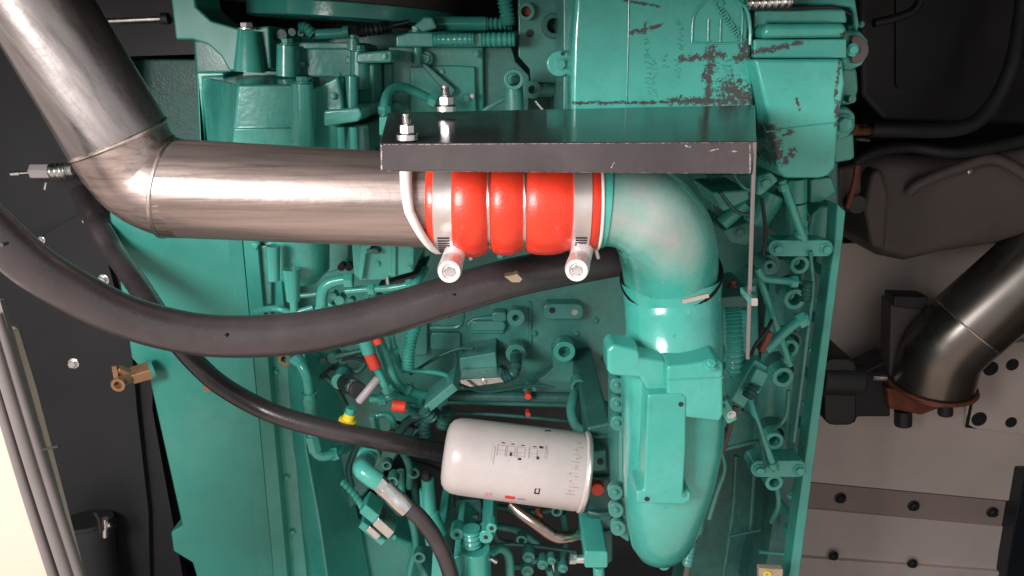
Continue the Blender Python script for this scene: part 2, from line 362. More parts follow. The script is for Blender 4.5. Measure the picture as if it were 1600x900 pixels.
for x, y, ri, ro in ((806,497,5,14),(806,553,7,16),(882,550,8,17),(785,585,4,9)):
    b = B(); b.rboss(x, y, 0.0, -0.022, ri, ro); b.boss(x, y, 0, -0.008, ri); put('boss', b, GCAST, eng, bev=0.001)
b = B(); b.poly(rr(848,475,912,500,10), -0.012, 0.01); put('cast_pad', b, GCAST, eng, bev=0.003)
for x, y, m in ((863,485,DARK),(898,488,ZINC)):
    b = B(); b.boss(x, y, -0.01, -0.0125, 5, 12); put('plug', b, m, eng)
b = B(); b.poly([(862,548),(872,533),(888,531),(899,542),(898,566),(906,628),(798,622),(850,588),(864,575)], -0.012, 0.0); put('gusset', b, GCAST, eng, bev=0.002)
b = B(); b.rboss(882,550,0.0,-0.032,9,17); b.boss(882,550,0,-0.02,9); put('boss', b, GREEN, eng, bev=0.001)
b = B(); b.poly([(718,560),(775,550),(778,583),(720,592)], -0.03, 0.0); put('junction_box', b, GCAST, eng, bev=0.002)
b = B(); b.poly([(718,593),(782,590),(790,597),(722,607)], -0.05, -0.031); put('mounting_clip', b, ZINC, eng, bev=0.001)
bolt(eng, 757, 596, -0.05, 5, ZINC)
b = B(); b.rboss(828,610,-0.0,-0.03,5,10); put('boss', b, GREEN, eng)
b = B(); b.corr([(806,556,-0.03),(806,574,-0.05),(800,585,-0.05),(786,592,-0.05)], 8, 5); put('corrugated_sleeve', b, GDARK, eng)
# lower pan (near-black colour stands in for deep shade) + oil gallery
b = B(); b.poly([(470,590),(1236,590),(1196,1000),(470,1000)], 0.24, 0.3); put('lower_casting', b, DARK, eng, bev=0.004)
b = B(); b.st([(700,618,-0.04),(905,622,-0.04)], 9, 12); b.st([(905,622,-0.04),(960,640,-0.04)], 9, 12); put('gallery_pipe', b, GDARK, eng)
for y in (620, 648):
    b = B(); b.boss(825, y, -0.02, -0.053, 5 if y < 640 else 4, 10); put('tell_tale', b, REDP, eng, label='small red mark on the gallery pipe')
ridge([(690,645),(780,648),(930,662)], 3, -0.012, GDARK); ridge([(730,860),(800,850),(900,862)], 3, -0.012, GDARK)

# --------------------------------------------------- left green side tank
st_ = thing('side_cover', 'flat teal sheet cover to the left of the engine flange', 'cover', P(310, 880, 0.06))
b = B(); b.poly([(172,300),(366,300),(372,330),(427,895),(432,980),(330,980),(300,880),(270,862),(266,832),(284,822),(232,590),(205,560),(170,335)], 0.03, 0.15); put('sheet', b, GPANEL, st_, bev=0.004)
b = B(); b.poly([(165,92),(330,92),(360,300),(165,300)], 0.22, 0.25); put('upper_sheet', b, GDARK, st_, bev=0.004)  # darker green paints in the shade behind the pipe
b = B(); b.poly([(352,330),(374,330),(428,900),(404,900)], 0.018, 0.029); put('seam_strip', b, GPANEL, st_, bev=0.001)
b = B(); b.poly([(318,598),(345,598),(330,612),(318,612)], 0.015, 0.029); put('tab', b, BRASS, st_)

# bronze drain cock
dc = thing('drain_cock', 'bronze drain cock sticking out left of the teal side cover', 'valve', P(205, 590, 0.0))
b = B(); b.cyl(P(236,578,0.012), P(206,587,0.0), 0.0165, 0.0155, 6); put('body', b, BRASS, dc, bev=0.001)
b = B(); b.cyl(P(208,586,0.0), P(187,599,-0.012), 0.0105, 0.0095, 18); put('spout', b, BRASS, dc, bev=0.001)
b = B(); b.annulus(P(190,597,-0.010), P(184,602,-0.016), 0.006, 0.0105); put('spout_tip', b, BRASS, dc)
b = B(); b.cyl(P(206,585,-0.002), P(184,576,-0.008), 0.0065, 0.0065, 12); b.box(P(181,581,-0.009), 0.008, 0.006, 0.020); put('handle', b, BRASS, dc, bev=0.001)
b = B(); b.annulus(P(240,577,0.014), P(234,579,0.011), 0.009, 0.0165); put('flange', b, GPANEL, dc)

# pressure fitting on the bulkhead at far left
pf = thing('hose_fitting', 'grey threaded steel fitting on bulkhead beside the large pipe', 'fitting', P(70, 270, 0.1))
b = B(); b.corr([(82,268,0.10),(108,267,0.10)], 13, 6, 0.1); put('thread', b, ZINC, pf)
b = B(); b.cyl(P(50,268,0.10), P(80,268,0.10), 0.012, 0.012, 6); put('nut', b, GREYF, pf, bev=0.001)
b = B(); b.lathe(P(18,272,0.1),P(52,269,0.1),[(0,0.004),(0.4,0.0045),(0.41,0.0022),(1,0.0022)],12); put('stem', b, ZINC, pf)
b = B(); b.vc(104,267,114,266,0.10,8,7); put('tail', b, GREYF, pf)
b = B(); b.vc(72,285,70,296,0.09,2.5,2.5,8); put('bleed_pin', b, ZINC, pf)

# ================================================================== UPPER LEFT ENGINE
ul = thing('cylinder_head', 'teal engine cylinder head castings with upright studs behind the pipe', 'cylinder head', P(480, 215, -0.02))
b = B(); b.poly([(300,60),(900,40),(900,380),(420,380),(310,230)], 0.12, 0.4); put('head_back', b, GCAST, ul, bev=0.006)
def blk(pts, Yf, Yb, par=ul, m=GREEN, nm='casting', bev=0.003, **k):
    b = B(); b.poly(pts, Yf, Yb); return put(nm, b, m, par, bev=bev, **k)
# front left box housing with angled left face and a sloped top
fl = [(372,132),(458,132),(468,205),(470,240),(362,240)]
b = B(); f = [P(x, y, -0.115) for x, y in fl]
bk = [P(306,118,-0.01), P(500,116,-0.01), P(500,215,-0.01), P(500,240,-0.01), P(320,240,-0.01)]
b.loft([f, bk]); put('casting', b, GREEN, ul, bev=0.003)
blk([(306,112),(350,112),(350,120),(318,122),(318,228),(328,240),(312,240)], -0.03, 0.02)
blk([(365,200),(480,200),(482,240),(362,240)], -0.12, -0.03, bev=0.002)
def stud(x, y0, y1, Y, r, cap=True, r1=None):
    b = B(); b.vc(x, y0, x+ (2 if y1 > 200 else 0), y1, Y, r, r1 or r*1.06, 22); o = put('stud_boss', b, GREEN, ul, bev=0.0012)
    if cap: bolt(ul, x, y0, Y, r*0.8, GREEN, axis=(0,0,1))
stud(472,130,240,-0.13,17); stud(530,120,165,-0.10,9); stud(549,118,170,-0.10,10, False)
stud(449,70,120,-0.05,16); stud(562,80,140,-0.06,15); stud(552,60,80,-0.06,9); stud(386,48,110,-0.01,15, r1=26)
blk([(486,140),(528,118),(536,165),(526,240),(486,240)], -0.11, 0.0)
blk([(465,70),(560,68),(562,118),(540,122),(465,120)], -0.04, 0.06)
blk([(460,66),(555,66),(556,77),(460,77)], -0.045, 0.03, bev=0.002)
blk([(505,172),(562,168),(566,180),(560,190),(505,198)], -0.13, -0.02)
blk([(508,198),(575,194),(578,240),(508,240)], -0.10, -0.0, m=GCAST)
for x in (532, 552): stud(x, 198, 240, -0.115, 7, False)
blk([(556,82),(612,78),(612,98),(556,100)], -0.08, 0.0)
blk([(560,98),(585,98),(585,170),(560,170)], -0.06, 0.02)
blk([(598,98),(612,98),(612,165),(598,165)], -0.03, 0.05, m=GCAST)
# arm at top left
blk([(262,-40),(300,-40),(306,10),(330,32),(375,45),(420,40),(424,108),(358,112),(345,88),(325,70),(300,62),(274,62)], -0.02, 0.05, m=GPANEL, nm='lifting_arm')
b = B(); b.vc(388,48,390,112,-0.025,16,24,24); put('stud_boss', b, GREEN, ul); bolt(ul, 386, 46, -0.025, 14, ZINC, axis=(0,0,1))
blk([(395,45),(455,50),(452,112),(398,112)], 0.0, 0.06, m=GCAST)
# big pulley / damper drum at the top
b = B(); b.lathe(P(560,36,0.16), P(560,12,0.16), [(0,0.155),(0.1,0.162),(0.95,0.162),(1,0.155)], 64); put('drum', b, GREEN, ul, bev=0.001)
b = B(); b.lathe(P(530,11,0.16), P(530,-6,0.16), [(0,0.20),(1,0.20)], 64); put('drum_rim', b, BROWN, ul, bev=0.001)
b = B(); b.corr([(468,44,-0.02),(478,44,-0.02),(490,55,-0.02)], 8, 5); put('corrugated_sleeve', b, GREEN, ul)
b = B(); b.vc(494,54,540,52,-0.02,8); b.vc(536,50,546,50,-0.02,9); put('wire_connector', b, GREEN, ul, bev=0.001)
b = B(); b.corr([(560,50,-0.03),(585,46,-0.03),(608,42,-0.02)], 8, 5); b.vc(606,42,640,34,-0.02,4,4,10); put('corrugated_sleeve', b, DARK, ul)
for x, y, r in ((440,54,8),(456,50,6),(470,52,5),(425,57,7)):
    b = B(); b.boss(x, y, 0.03, -0.01, r, 10); put('plug', b, GDARK, ul)
# centre top: head cover and rails
hc = thing('rocker_housing', 'teal rectangular housing with bolts just above the black bracket', 'housing', P(720, 170, 0.0))
blk([(606,72),(755,72),(756,176),(606,176)], -0.02, 0.1, hc, GREEN, 'cover')
blk([(640,104),(700,102),(742,104),(744,176),(640,176)], -0.026, -0.0215, hc, GREEN, 'raised_face', 0.002)
blk([(755,72),(800,72),(806,96),(828,118),(826,176),(755,176)], -0.012, 0.1, hc, GCAST, 'cover')
blk([(618,56),(640,50),(806,52),(806,72),(618,74)], -0.05, 0.03, hc, GREEN, 'rail', 0.0025)
b = B(); b.corr([(676,62,-0.052),(740,61,-0.052)], 9.5, 7, 0.06); put('rail_thread', b, GREEN, hc)
b = B(); b.corr([(752,62,-0.055),(804,61,-0.055)], 10.5, 7, 0.1); put('rail_thread', b, GREEN, hc)
b = B(); b.st([(672,37,-0.02),(760,37,-0.02)], 11, 14); b.corr([(758,37,-0.02),(800,37,-0.02)], 9, 6); put('fuel_rail', b, GREEN, hc)
b = B(); b.poly([(646,40),(662,26),(676,26),(684,44),(660,52)], -0.04, 0.0); put('clamp', b, GREEN, hc, bev=0.003)
b = B(); b.corr([(785,-20,-0.03),(790,10,-0.03),(795,40,-0.03)], 11, 6); put('corrugated_sleeve', b, GREEN, hc)
b = B(); b.vc(651,52,652,98,-0.03,9); put('stud_boss', b, GREEN, hc); bolt(hc, 651, 50, -0.03, 12, GREEN, axis=(0,0,1))
bolt(hc, 665, 92, -0.026, 12); bolt(hc, 729, 154, -0.026, 8); bolt(hc, 738, 150, -0.03, 4, ZINC)
blk([(656,100),(664,98),(712,140),(706,150),(698,148)], -0.035, -0.02, hc, GCAST, 'web', 0.002)
b = B(); b.vc(802,130,804,180,-0.06,15,15,20); b.rboss(803,124,-0.03,-0.08,10,16); put('eye_boss', b, GCAST, hc, bev=0.001); bolt(hc, 803, 126, -0.06, 11)
b = B(); b.pt([(600,205,-0.10),(600,170,-0.10),(606,146,-0.09),(622,136,-0.08),(645,142,-0.07),(690,163,-0.06)], 7.5, 12); put('fuel_line', b, GREEN, hc)
b = B(); b.poly([(592,182),(618,182),(620,206),(612,212),(592,212)], -0.12, -0.06); put('pipe_union', b, GREEN, hc, bev=0.002)
b = B(); b.pt([(580,190,-0.05),(590,196,-0.06),(592,215,-0.06)], 5, 10); put('fuel_line', b, GREEN, hc)
ridge([(754,175),(770,164),(792,152)], 4, -0.04, GCAST, hc)
b = B(); b.vc(835,138,866,138,-0.02,13,13); b.rboss(832,140,0.0,-0.03,6,14); put('plug', b, GCAST, hc, bev=0.001)
b = B(); b.vc(836,158,848,172,-0.05,2,2,8); put('wire', b, ZINC, hc)
# upright green lifting plate
lp = thing('lifting_plate', 'upright green steel plate with holes left of the flaking cover', 'plate', P(850, 160, -0.02))
blk([(809,-40),(880,-40),(880,130),(830,128),(828,108),(810,88)], -0.035, -0.015, lp, GCAST, 'plate', 0.002)
for x, y, r, m in ((828,52,6,DARK),(822,18,8,RUST)):
    b = B(); b.boss(x, y, -0.03, -0.0358, r, 14); put('hole', b, m, lp)
b = B(); b.rboss(822,18,-0.03,-0.042,8,13); put('washer', b, GCAST, lp)
b = B(); b.rboss(866,40,-0.03,-0.05,11,19); put('washer', b, GDARK, lp, bev=0.001); bolt(lp, 866, 40, -0.036, 11, GDARK)
# ================================================================== FLAKING COVER
Yc = -0.20
def seg(x0, y0, x1, y1, wd, Y=Yc):
    a = P(x0, y0, Y); c = P(x1, y1, Y); return (a.x, a.z, c.x, c.z, wd*S(x0, y0, Y))
CHIP1 = chipped('green_paint_flaked', GREEN, thr=0.12, segs=[seg(1112,75,1106,160,10), seg(1065,92,1130,86,7), seg(1150,92,1172,88,7), seg(1140,140,1172,160,28), seg(1050,158,1172,158,9),
    seg(895,161,1050,160,3.5), seg(1172,50,1162,90,7), seg(985,51,1032,40,5), seg(1008,36,1008,50,4), seg(975,0,1030,10,3.0), seg(1100,118,1110,130,8), seg(1165,70,1160,86,12)])
CHIP2 = chipped('green_paint_flaked_box', GREEN, thr=0.1, segs=[seg(1190,82,1262,66,6,-0.225), seg(1208,200,1216,250,12,-0.225), seg(1225,210,1240,205,5,-0.225), seg(1225,255,1238,235,8,-0.225), seg(1312,95,1305,150,3.5,-0.225), seg(1308,160,1306,195,6,-0.225),
    seg(1318,52,1330,50,5,-0.225), seg(1245,155,1250,172,3,-0.225)])
gc = thing('gear_cover', 'teal gear cover with flaking paint above the black bracket', 'cover', P(1020, 165, Yc))
b = B(); b.poly([(902,-60),(1150,-60),(1172,20),(1180,150),(1176,258),(892,258),(892,135),(894,60)], Yc, 0.08); put('cover', b, CHIP1, gc, bev=0.006, keep=True)
b = B(); b.poly([(880,-60),(897,-60),(889,60),(889,258),(878,258),(880,120)], -0.12, 0.05); put('cover_flange', b, GCAST, gc, bev=0.002)
b = B(); b.boss(874,99,0.0,-0.13,20,26); put('bolt_lug', b, GREEN, gc, bev=0.002)
bolt(gc, 877, 100, -0.13, 10); b = B(); b.boss(879,84,-0.12,-0.131,3,10); put('hole', b, DARK, gc)
def crv(pts, r=1.6, Y=Yc-0.001, m=GREEN, par=gc, nm='raised_line', n=8, sub=5):
    b = B(); b.pt([(x, y, Y) for x, y in pts], r, n, sub); return put(nm, b, m, par)
crv([(1081,66),(1083,30),(1092,12),(1108,-4),(1125,-10)]); crv([(1081,66),(1120,68),(1158,66)]); crv([(1158,66),(1160,20),(1152,4),(1140,-6)])
crv([(1126,30),(1125,66)]); crv([(1107,30),(1106,64)]); crv([(982,-40),(982,40),(979,160)], 0.6); crv([(1150,0),(1166,14),(1172,40),(1172,70)], 3)
# cast word
cu = bpy.data.curves.new('cast_word', 'FONT'); cu.body = 'Cummins'; cu.size = 0.0112; cu.extrude = 0.0012; cu.bevel_depth = 0.00025; cu.align_x = 'LEFT'; cu.space_character = 1.02
tmp = bpy.data.objects.new('tmp', cu); COL.objects.link(tmp); dg = bpy.context.evaluated_depsgraph_get()
me = bpy.data.meshes.new_from_object(tmp.evaluated_get(dg)); bpy.data.objects.remove(tmp)
me.materials.clear(); me.materials.append(GREEN)
cw = bpy.data.objects.new('cast_lettering', me); COL.objects.link(cw); cw.parent = gc
a = P(1113, 4, Yc-0.0012); c = P(1150, 60, Yc-0.0012); ang = math.atan2(c.z-a.z, c.x-a.x)
cw.matrix_local = Matrix.Translation(a - WC[gc.name]) @ Matrix.Rotation(-ang, 4, 'Y') @ Matrix.Rotation(R(90), 4, 'X')
# worn cast numerals, illegible: small raised strokes
b = B()
for cx, y0, y1 in ((1012,62,150),(1022,95,150),(1040,90,108),(1062,32,80),(1058,96,120),(1132,88,125),(1118,92,110),(1142,96,118)):
    y = y0
    while y < y1:
        for k in range(2):
            dx, dy = random.uniform(-4, 4), random.uniform(-2.5, 2.5)
            b.st([(cx+dx-2, y+dy, Yc-0.0006), (cx+dx+2, y+dy+random.uniform(-3, 3), Yc-0.0006)], 0.8, 6)
        y += 7.5
put('worn_casting_marks', b, GREEN, gc, kind='stuff')
# right-hand box of the cover
gb = thing('breather_box', 'pale teal box cover with chipped corners at the right of the engine top', 'cover', P(1240, 275, -0.2))
b = B(); b.poly([(1178,92),(1318,92),(1322,130),(1312,190),(1306,262),(1296,276),(1280,279),(1226,279),(1216,268),(1200,180)], -0.225, -0.05); put('box', b, CHIP2, gb, bev=0.004, keep=True)
b = B(); b.poly([(1178,61),(1324,60),(1324,91),(1178,91)], -0.205, -0.05); put('recess', b, CHIP2, gb, bev=0.002, keep=True)
b = B(); b.poly([(1178,14),(1322,14),(1326,36),(1200,36),(1194,59),(1178,60)], -0.19, -0.05); put('upper_face', b, GREEN, gb, bev=0.003)
b = B(); b.poly([(1196,36),(1325,35),(1327,58),(1190,60)], -0.222, -0.06); put('ridge', b, CHIP2, gb, bev=0.006, keep=True)
b = B(); b.poly([(1186,-40),(1320,-40),(1338,0),(1344,40),(1338,60),(1330,12),(1300,8),(1186,10)], -0.17, 0.0); put('back_lip', b, GREEN, gb, bev=0.004)
b = B(); b.corr([(1165,4,-0.20),(1200,4,-0.20),(1236,2,-0.20)], 9, 9, 0.3); put('hose_end', b, ZINC, gb)
b = B(); b.pt([(1160,13,-0.2),(1240,13,-0.2),(1300,11,-0.19),(1328,22,-0.18)], 3, 8); put('gasket', b, DARK, gb)
b = B(); b.poly([(1316,46),(1345,48),(1358,62),(1360,84),(1348,102),(1328,112),(1316,108)], -0.19, -0.1); put('mount_ear', b, GREEN, gb, bev=0.004)
b = B(); b.poly(circ(1336,77,22,24,-100,100), -0.197, -0.189); put('worn_pad', b, BROWN, gb, bev=0.001); bolt(gb, 1332, 78, -0.197, 10)
b = B(); b.poly([(1314,100),(1342,104),(1344,140),(1338,164),(1310,165)], -0.15, -0.05); put('casting', b, GREEN, gb, bev=0.006); b = B(); b.boss(1332,155,-0.1,-0.165,6,12); put('stub', b, GREEN, gb)
b = B(); b.poly([(1308,168),(1325,166),(1338,178),(1338,200),(1326,214),(1306,222)], -0.19, -0.1); put('mount_ear', b, GREEN, gb, bev=0.004); bolt(gb, 1316, 194, -0.19, 17)
b = B(); b.poly([(1300,215),(1336,205),(1338,250),(1304,256)], -0.14, -0.05); put('casting', b, GREEN, gb, bev=0.005)
bolt(gb, 1332, 45, -0.16, 7); bolt(gb, 1346, 38, -0.15, 5)
crv([(1197,206),(1250,198),(1305,192)], 0.9, -0.2256, GREEN, gb, 'raised_line')

# ================================================================== RIGHT SIDE OF ENGINE
rs = thing('fuel_rail_assembly', 'teal column of injector rail bosses down the right side of the engine', 'engine part', P(1230, 760, -0.03))
b = B(); b.poly([(1308,318),(1322,330),(1318,370),(1250,895),(1240,960),(1218,960),(1234,895),(1305,370)], -0.10, -0.085); put('pan_flange', b, GREEN, rs, bev=0.002)
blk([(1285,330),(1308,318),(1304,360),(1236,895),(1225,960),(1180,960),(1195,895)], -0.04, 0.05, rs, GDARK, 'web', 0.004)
b = B(); b.poly([(1264,360),(1268,336),(1282,322),(1304,320),(1308,330),(1290,400),(1262,400)], -0.075, 0.0); put('ear', b, GREEN, rs, bev=0.004)
for x, y in ((1299,362),(1292,428),(1280,502),(1267,588),(1255,665),(1243,740),(1236,812),(1240,850)):
    b = B(); b.poly(rr(x-4, y-8, x+3, y+8, 2), -0.066, -0.045); put('clip', b, GREEN, rs, bev=0.001)
# injector column
b = B(); b.vc(1243,279,1243,316,-0.10,17,17,24); b.vc(1244,318,1246,372,-0.10,16,15,24); put('column', b, GREEN, rs, bev=0.001)
blk([(1266,280),(1300,276),(1308,300),(1284,316),(1266,318)], -0.08, 0.0, rs, GREEN, 'web', 0.003)
b = B(); b.vc(1255,385,1222,700,-0.07,17,17,24); put('rail', b, GCAST, rs)
b = B(); b.vc(1232,400,1200,720,-0.04,26,26,24); put('rail', b, GCAST, rs)
for x, y, r in ((1250,414,15),(1242,468,17),(1234,545,15),(1224,590,17),(1210,690,15),(1252,352,11),(1210,755,14)):
    b = B(); b.rboss(x, y, -0.05, -0.105, r*0.55, r); b.boss(x, y, -0.05, -0.09, r*0.6); put('port', b, GREEN, rs, bev=0.0012)
    b = B(); b.rboss(x+1, y-10, -0.05, -0.092, r*0.9, r*1.25); put('collar', b, GDARK, rs, bev=0.001)
b = B(); b.rboss(1203,414,-0.05,-0.10,9,17); b.rboss(1203,416,-0.05,-0.11,4,10); put('port', b, GCAST, rs, bev=0.001)
def twolug(x0, x1, y, Y):
    b = B(); r = 13
    b.poly(circ(x0, y, r, 10, 90, 270) + circ(x1, y, r, 10, -90, 90), Y, Y+0.016); o = put('clamp_plate', b, GREEN, rs, bev=0.0015)
    for x in (x0, x1): bolt(rs, x+1, y+1, Y, 10)
twolug(1214, 1290, 388, -0.125); twolug(1186, 1248, 733, -0.115)
def tb(pts, r, m=GREEN, par=rs, nm='tube', n=12):
    b = B(); b.pt(pts, r, n); return put(nm, b, m, par)
tb([(1222,282,-0.15),(1240,330,-0.15),(1256,374,-0.135)], 6.5)
tb([(1183,420,-0.13),(1192,434,-0.13),(1215,438,-0.13),(1242,440,-0.12)], 6)
tb([(1186,432,-0.12),(1210,500,-0.12),(1234,570,-0.11)], 5.5); tb([(1170,620,-0.11),(1190,680,-0.12),(1212,735,-0.12)], 5.5)
tb([(1258,494,-0.14),(1230,515,-0.15),(1196,548,-0.16)], 8)
tb([(1232,610,-0.12),(1230,640,-0.12),(1222,660,-0.12),(1205,672,-0.10)], 3, GCAST); tb([(1130,702,-0.08),(1180,690,-0.08),(1200,690,-0.08)], 3.5, GCAST)
tb([(1214,760,-0.09),(1216,790,-0.09),(1205,815,-0.08)], 4, GCAST)
# left column next to housing
blk([(1130,470),(1186,430),(1190,690),(1130,700)], -0.03, 0.05, rs, GCAST, 'web', 0.004)
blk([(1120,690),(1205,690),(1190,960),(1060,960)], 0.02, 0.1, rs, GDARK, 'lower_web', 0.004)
ridge([(1150,712),(1145,800),(1130,900)], 4, -0.04, GDARK, rs); ridge([(1178,740),(1172,830)], 4, -0.04, GDARK, rs); ridge([(1140,838),(1188,828)], 2.5, -0.045, GDARK, rs)
ridge([(1186,862),(1230,866)], 3, -0.06, GCAST, rs)
# upper right cluster behind strut
blk([(1105,272),(1200,272),(1200,285),(1170,300),(1130,345),(1112,330)], -0.06, 0.05, rs, GCAST, 'casting')
b = B(); b.poly([(1185,275),(1205,268),(1218,282),(1190,306),(1182,305)], -0.16, -0.12); put('lug', b, GREEN, rs, bev=0.003); bolt(rs, 1195, 286, -0.16, 11)
b = B(); b.vc(1205,300,1178,350,-0.09,26,20,20); put('casting', b, GREEN, rs, bev=0.003)
b = B(); b.vc(1128,350,1165,318,-0.10,11,11); put('sensor', b, GREEN, rs, bev=0.001)
blk([(1112,300),(1170,296),(1172,312),(1130,332)], -0.11, -0.06, rs, GREEN, 'sensor', 0.003)
blk([(1128,360),(1175,345),(1178,372),(1168,385),(1140,380)], -0.09, -0.03, rs, GCAST, 'sensor', 0.003); bolt(rs, 1155, 362, -0.09, 9, GCAST)
tb([(1146,268,-0.12),(1160,290,-0.13),(1180,300,-0.12)], 3, GREEN, rs, 'wire')
# corrugated harness right of the neck
hz = thing('wiring_harness', 'green corrugated wiring harness beside the aftercooler neck', 'harness', P(1140, 600, -0.15))
b = B(); b.corr([(1143,478,-0.16),(1146,500,-0.165),(1148,540,-0.17),(1150,582,-0.165)], 12, 6, 0.18, 14); put('conduit', b, GREEN, hz)
b = B(); b.corr([(1165,482,-0.12),(1164,510,-0.12)], 8, 6, 0.18); put('conduit', b, GREEN, hz)
b = B(); b.corr([(1150,582,-0.16),(1146,605,-0.15),(1140,630,-0.14)], 7, 5); put('conduit', b, GDARK, hz)
def slant(nm, x0, y0, x1, y1, wpx, Y, m, par, dep=0.018, bev=0.002):
    dx, dy = x1-x0, y1-y0; L = math.hypot(dx, dy); nx, ny = -dy/L*wpx/2, dx/L*wpx/2
    b = B(); b.poly([(x0+nx,y0+ny),(x1+nx,y1+ny),(x1-nx,y1-ny),(x0-nx,y0-ny)], Y, Y+dep); return put(nm, b, m, par, bev)
slant('connector', 1190,568,1152,632,24,-0.19,GREEN,hz,0.03); slant('connector', 1192,580,1176,612,22,-0.20,GREEN,hz,0.03); slant('connector_tab', 1205,520,1190,552,10,-0.18,RUST,hz)
b = B(); b.pt([(1150,635,-0.18),(1142,660,-0.18),(1130,700,-0.17),(1112,750,-0.16),(1095,800,-0.15),(1080,860,-0.14),(1070,910,-0.14)], 5, 10); put('cable', b, BROWN, hz)
b = B(); b.corr([(1120,672,-0.13),(1118,690,-0.13)], 10, 6, .2); put('conduit', b, DARK, hz)
for (x0,y0,x1,y1) in ((1122,705,1118,725),(1108,735,1104,752),(1096,800,1090,830),(1080,850,1074,880)):
    b = B(); b.corr([(x0,y0,-0.165),(x1,y1,-0.16)], 7, 5, 0.2); put('cable_tie', b, GREEN if y0 < 790 else GCAST, hz)
# copper stud bracket near strut
cs = thing('terminal_bracket', 'small dark bracket with copper coloured stud behind black strut', 'bracket', P(1145, 472, -0.2))
blk([(1108,466),(1180,460),(1180,480),(1108,482)], -0.26, -0.18, cs, GDARK, 'plate', 0.002); blk([(1148,446),(1182,446),(1182,456),(1148,456)], -0.20, -0.16, cs, GCAST, 'plate', 0.002)
b = B(); b.vc(1145,470,1144,438,-0.23,5,5,12); b.vc(1144,450,1144,445,-0.23,9,9,12); put('stud', b, RUST, cs)

def bead(c, d, r, th, m, nm='weld_bead', par=None, n=44):
    c = Vector(c); d = Vector(d).normalized(); u = d.orthogonal().normalized(); v = d.cross(u)
    pts = [c + (u*math.cos(2*math.pi*k/n) + v*math.sin(2*math.pi*k/n))*(r + random.uniform(-0.0002, 0.0002)) for k in range(n+1)]
    b = B(); b.tube(pts, th, 8, False); return put(nm, b, m, par)
# ================================================================== INTAKE ELBOW, NECK, AFTERCOOLER
Yp = -0.33
el = thing('intake_elbow', 'teal cast intake elbow joining the red hose to the upright neck', 'pipe elbow', P(1045, 450, Yp))
q = sm([(934,318,68),(960,319,67),(985,324,68),(1015,338,73),(1036,366,77),(1044,396,78),(1047,426,77)], 8)
EY = lambda y: Yp + max(0, y-335)*0.00034
b = B(); b.tube([P(x, y, EY(y)) for x, y, r in q], [S(x, y, Yp)*r for x, y, r in q], 40); WORN = chipped('green_paint_worn', GREEN, [seg(965,352,1060,390,62,-0.4), seg(1020,320,1075,400,75,-0.4), seg(960,355,1010,362,34,-0.4)], -0.45, 60, (0.40,0.365,0.35), 0.7, 1.3, 0.03)
put('bend', b, WORN, el, keep=True)
b = B(); b.lathe(P(932,317,Yp), P(948,318,Yp), [(0,S(940,317,Yp)*66),(0.1,S(940,317,Yp)*70),(0.9,S(940,317,Yp)*70),(1,S(940,317,Yp)*66)], 44); put('bead', b, GREEN, el)
e0, e1 = P(1047,422,EY(422)), P(1050,446,EY(446)); ed = (e1-e0).normalized()
b = B(); b.lathe(e0+ed*0.004, e0+ed*0.0085, [(0,S(1047,440,Yp)*81),(0.2,S(1047,440,Yp)*83.5),(0.8,S(1047,440,Yp)*83.5),(1,S(1047,440,Yp)*81)], 44); put('o_ring', b, INKBLACK, el)
nk = thing('aftercooler', 'upright teal aftercooler housing with flat cover plate right of white filter', 'aftercooler', P(1045, 870, -0.28))
b = B(); k = S(1047, 440, Yp)
nq = [e0+ed*0.0088, e0+ed*0.0096] + [P(*p) for p in sm([(1050,470,-0.297),(1052,505,-0.306),(1053,540,-0.318),(1054,574,-0.325)], 4)]
b.tube(nq, [k*79, k*82] + [k*(79-0.2*i) for i in range(len(nq)-2)], 44); put('neck', b, GREEN, nk)
bead(P(1054,540,-0.32), (0.0,0.35,-1), k*77.5, 0.0022, GREEN, 'neck_lip', nk)
slant('scratch_tab', 1066,472,1108,462,7,-0.402,ZINC,nk,0.004,0.0005)
def hring(xc, y, Y, rx, ry, p=2.6, n=32):
    c = P(xc, y, Y); k = S(xc, y, Y); o = []
    for i in range(n):
        a = 2*math.pi*i/n; ca, sa = math.cos(a), math.sin(a)
        o.append(c + Vector((math.copysign(abs(ca)**(2/p), ca)*rx*k, math.copysign(abs(sa)**(2/p), sa)*ry*k, 0)))
    return o
b = B(); b.loft([hring(1050,560,-0.325,80,70), hring(1050,640,-0.325,78,72), hring(1050,680,-0.324,76,72), hring(1044,740,-0.322,70,68), hring(1040,780,-0.318,64,62,2.3), hring(1036,820,-0.312,56,56,2.1), hring(1032,850,-0.306,46,46,2), hring(1030,868,-0.304,32,30,2), hring(1030,876,-0.302,16,16,2)]); put('body', b, GREEN, nk, ang=60)
blk([(948,548),(958,538),(1000,548),(1002,560),(1042,565),(1044,612),(1012,612),(1000,592),(954,588),(949,580)], -0.375, -0.345, nk, GREEN, 'flange', 0.005)
blk([(1042,572),(1070,570),(1122,562),(1131,568),(1131,648),(1126,660),(1042,650)], -0.385, -0.35, nk, GREEN, 'flange', 0.005)
crv([(1044,594),(1090,592),(1130,590)], 1, -0.3855, GREEN, nk, 'raised_line'); crv([(950,568),(998,572)], 1, -0.3705, GREEN, nk, 'raised_line')
blk([(1012,617),(1066,614),(1073,621),(1072,700),(1068,770),(1080,770),(1080,782),(1068,789),(995,787),(994,768),(1006,766)], -0.386, -0.352, nk, GREEN, 'cover_plate', 0.002)
for x, y in ((1064,632),(1011,780),(1069,774)):
    b = B(); b.boss(x, y, -0.385, -0.3866, 4, 12); put('hole', b, DARK if y != 774 else GCAST, nk)
b = B(); b.vc(1076,638,1132,640,-0.37,9,9); put('rib', b, GREEN, nk)
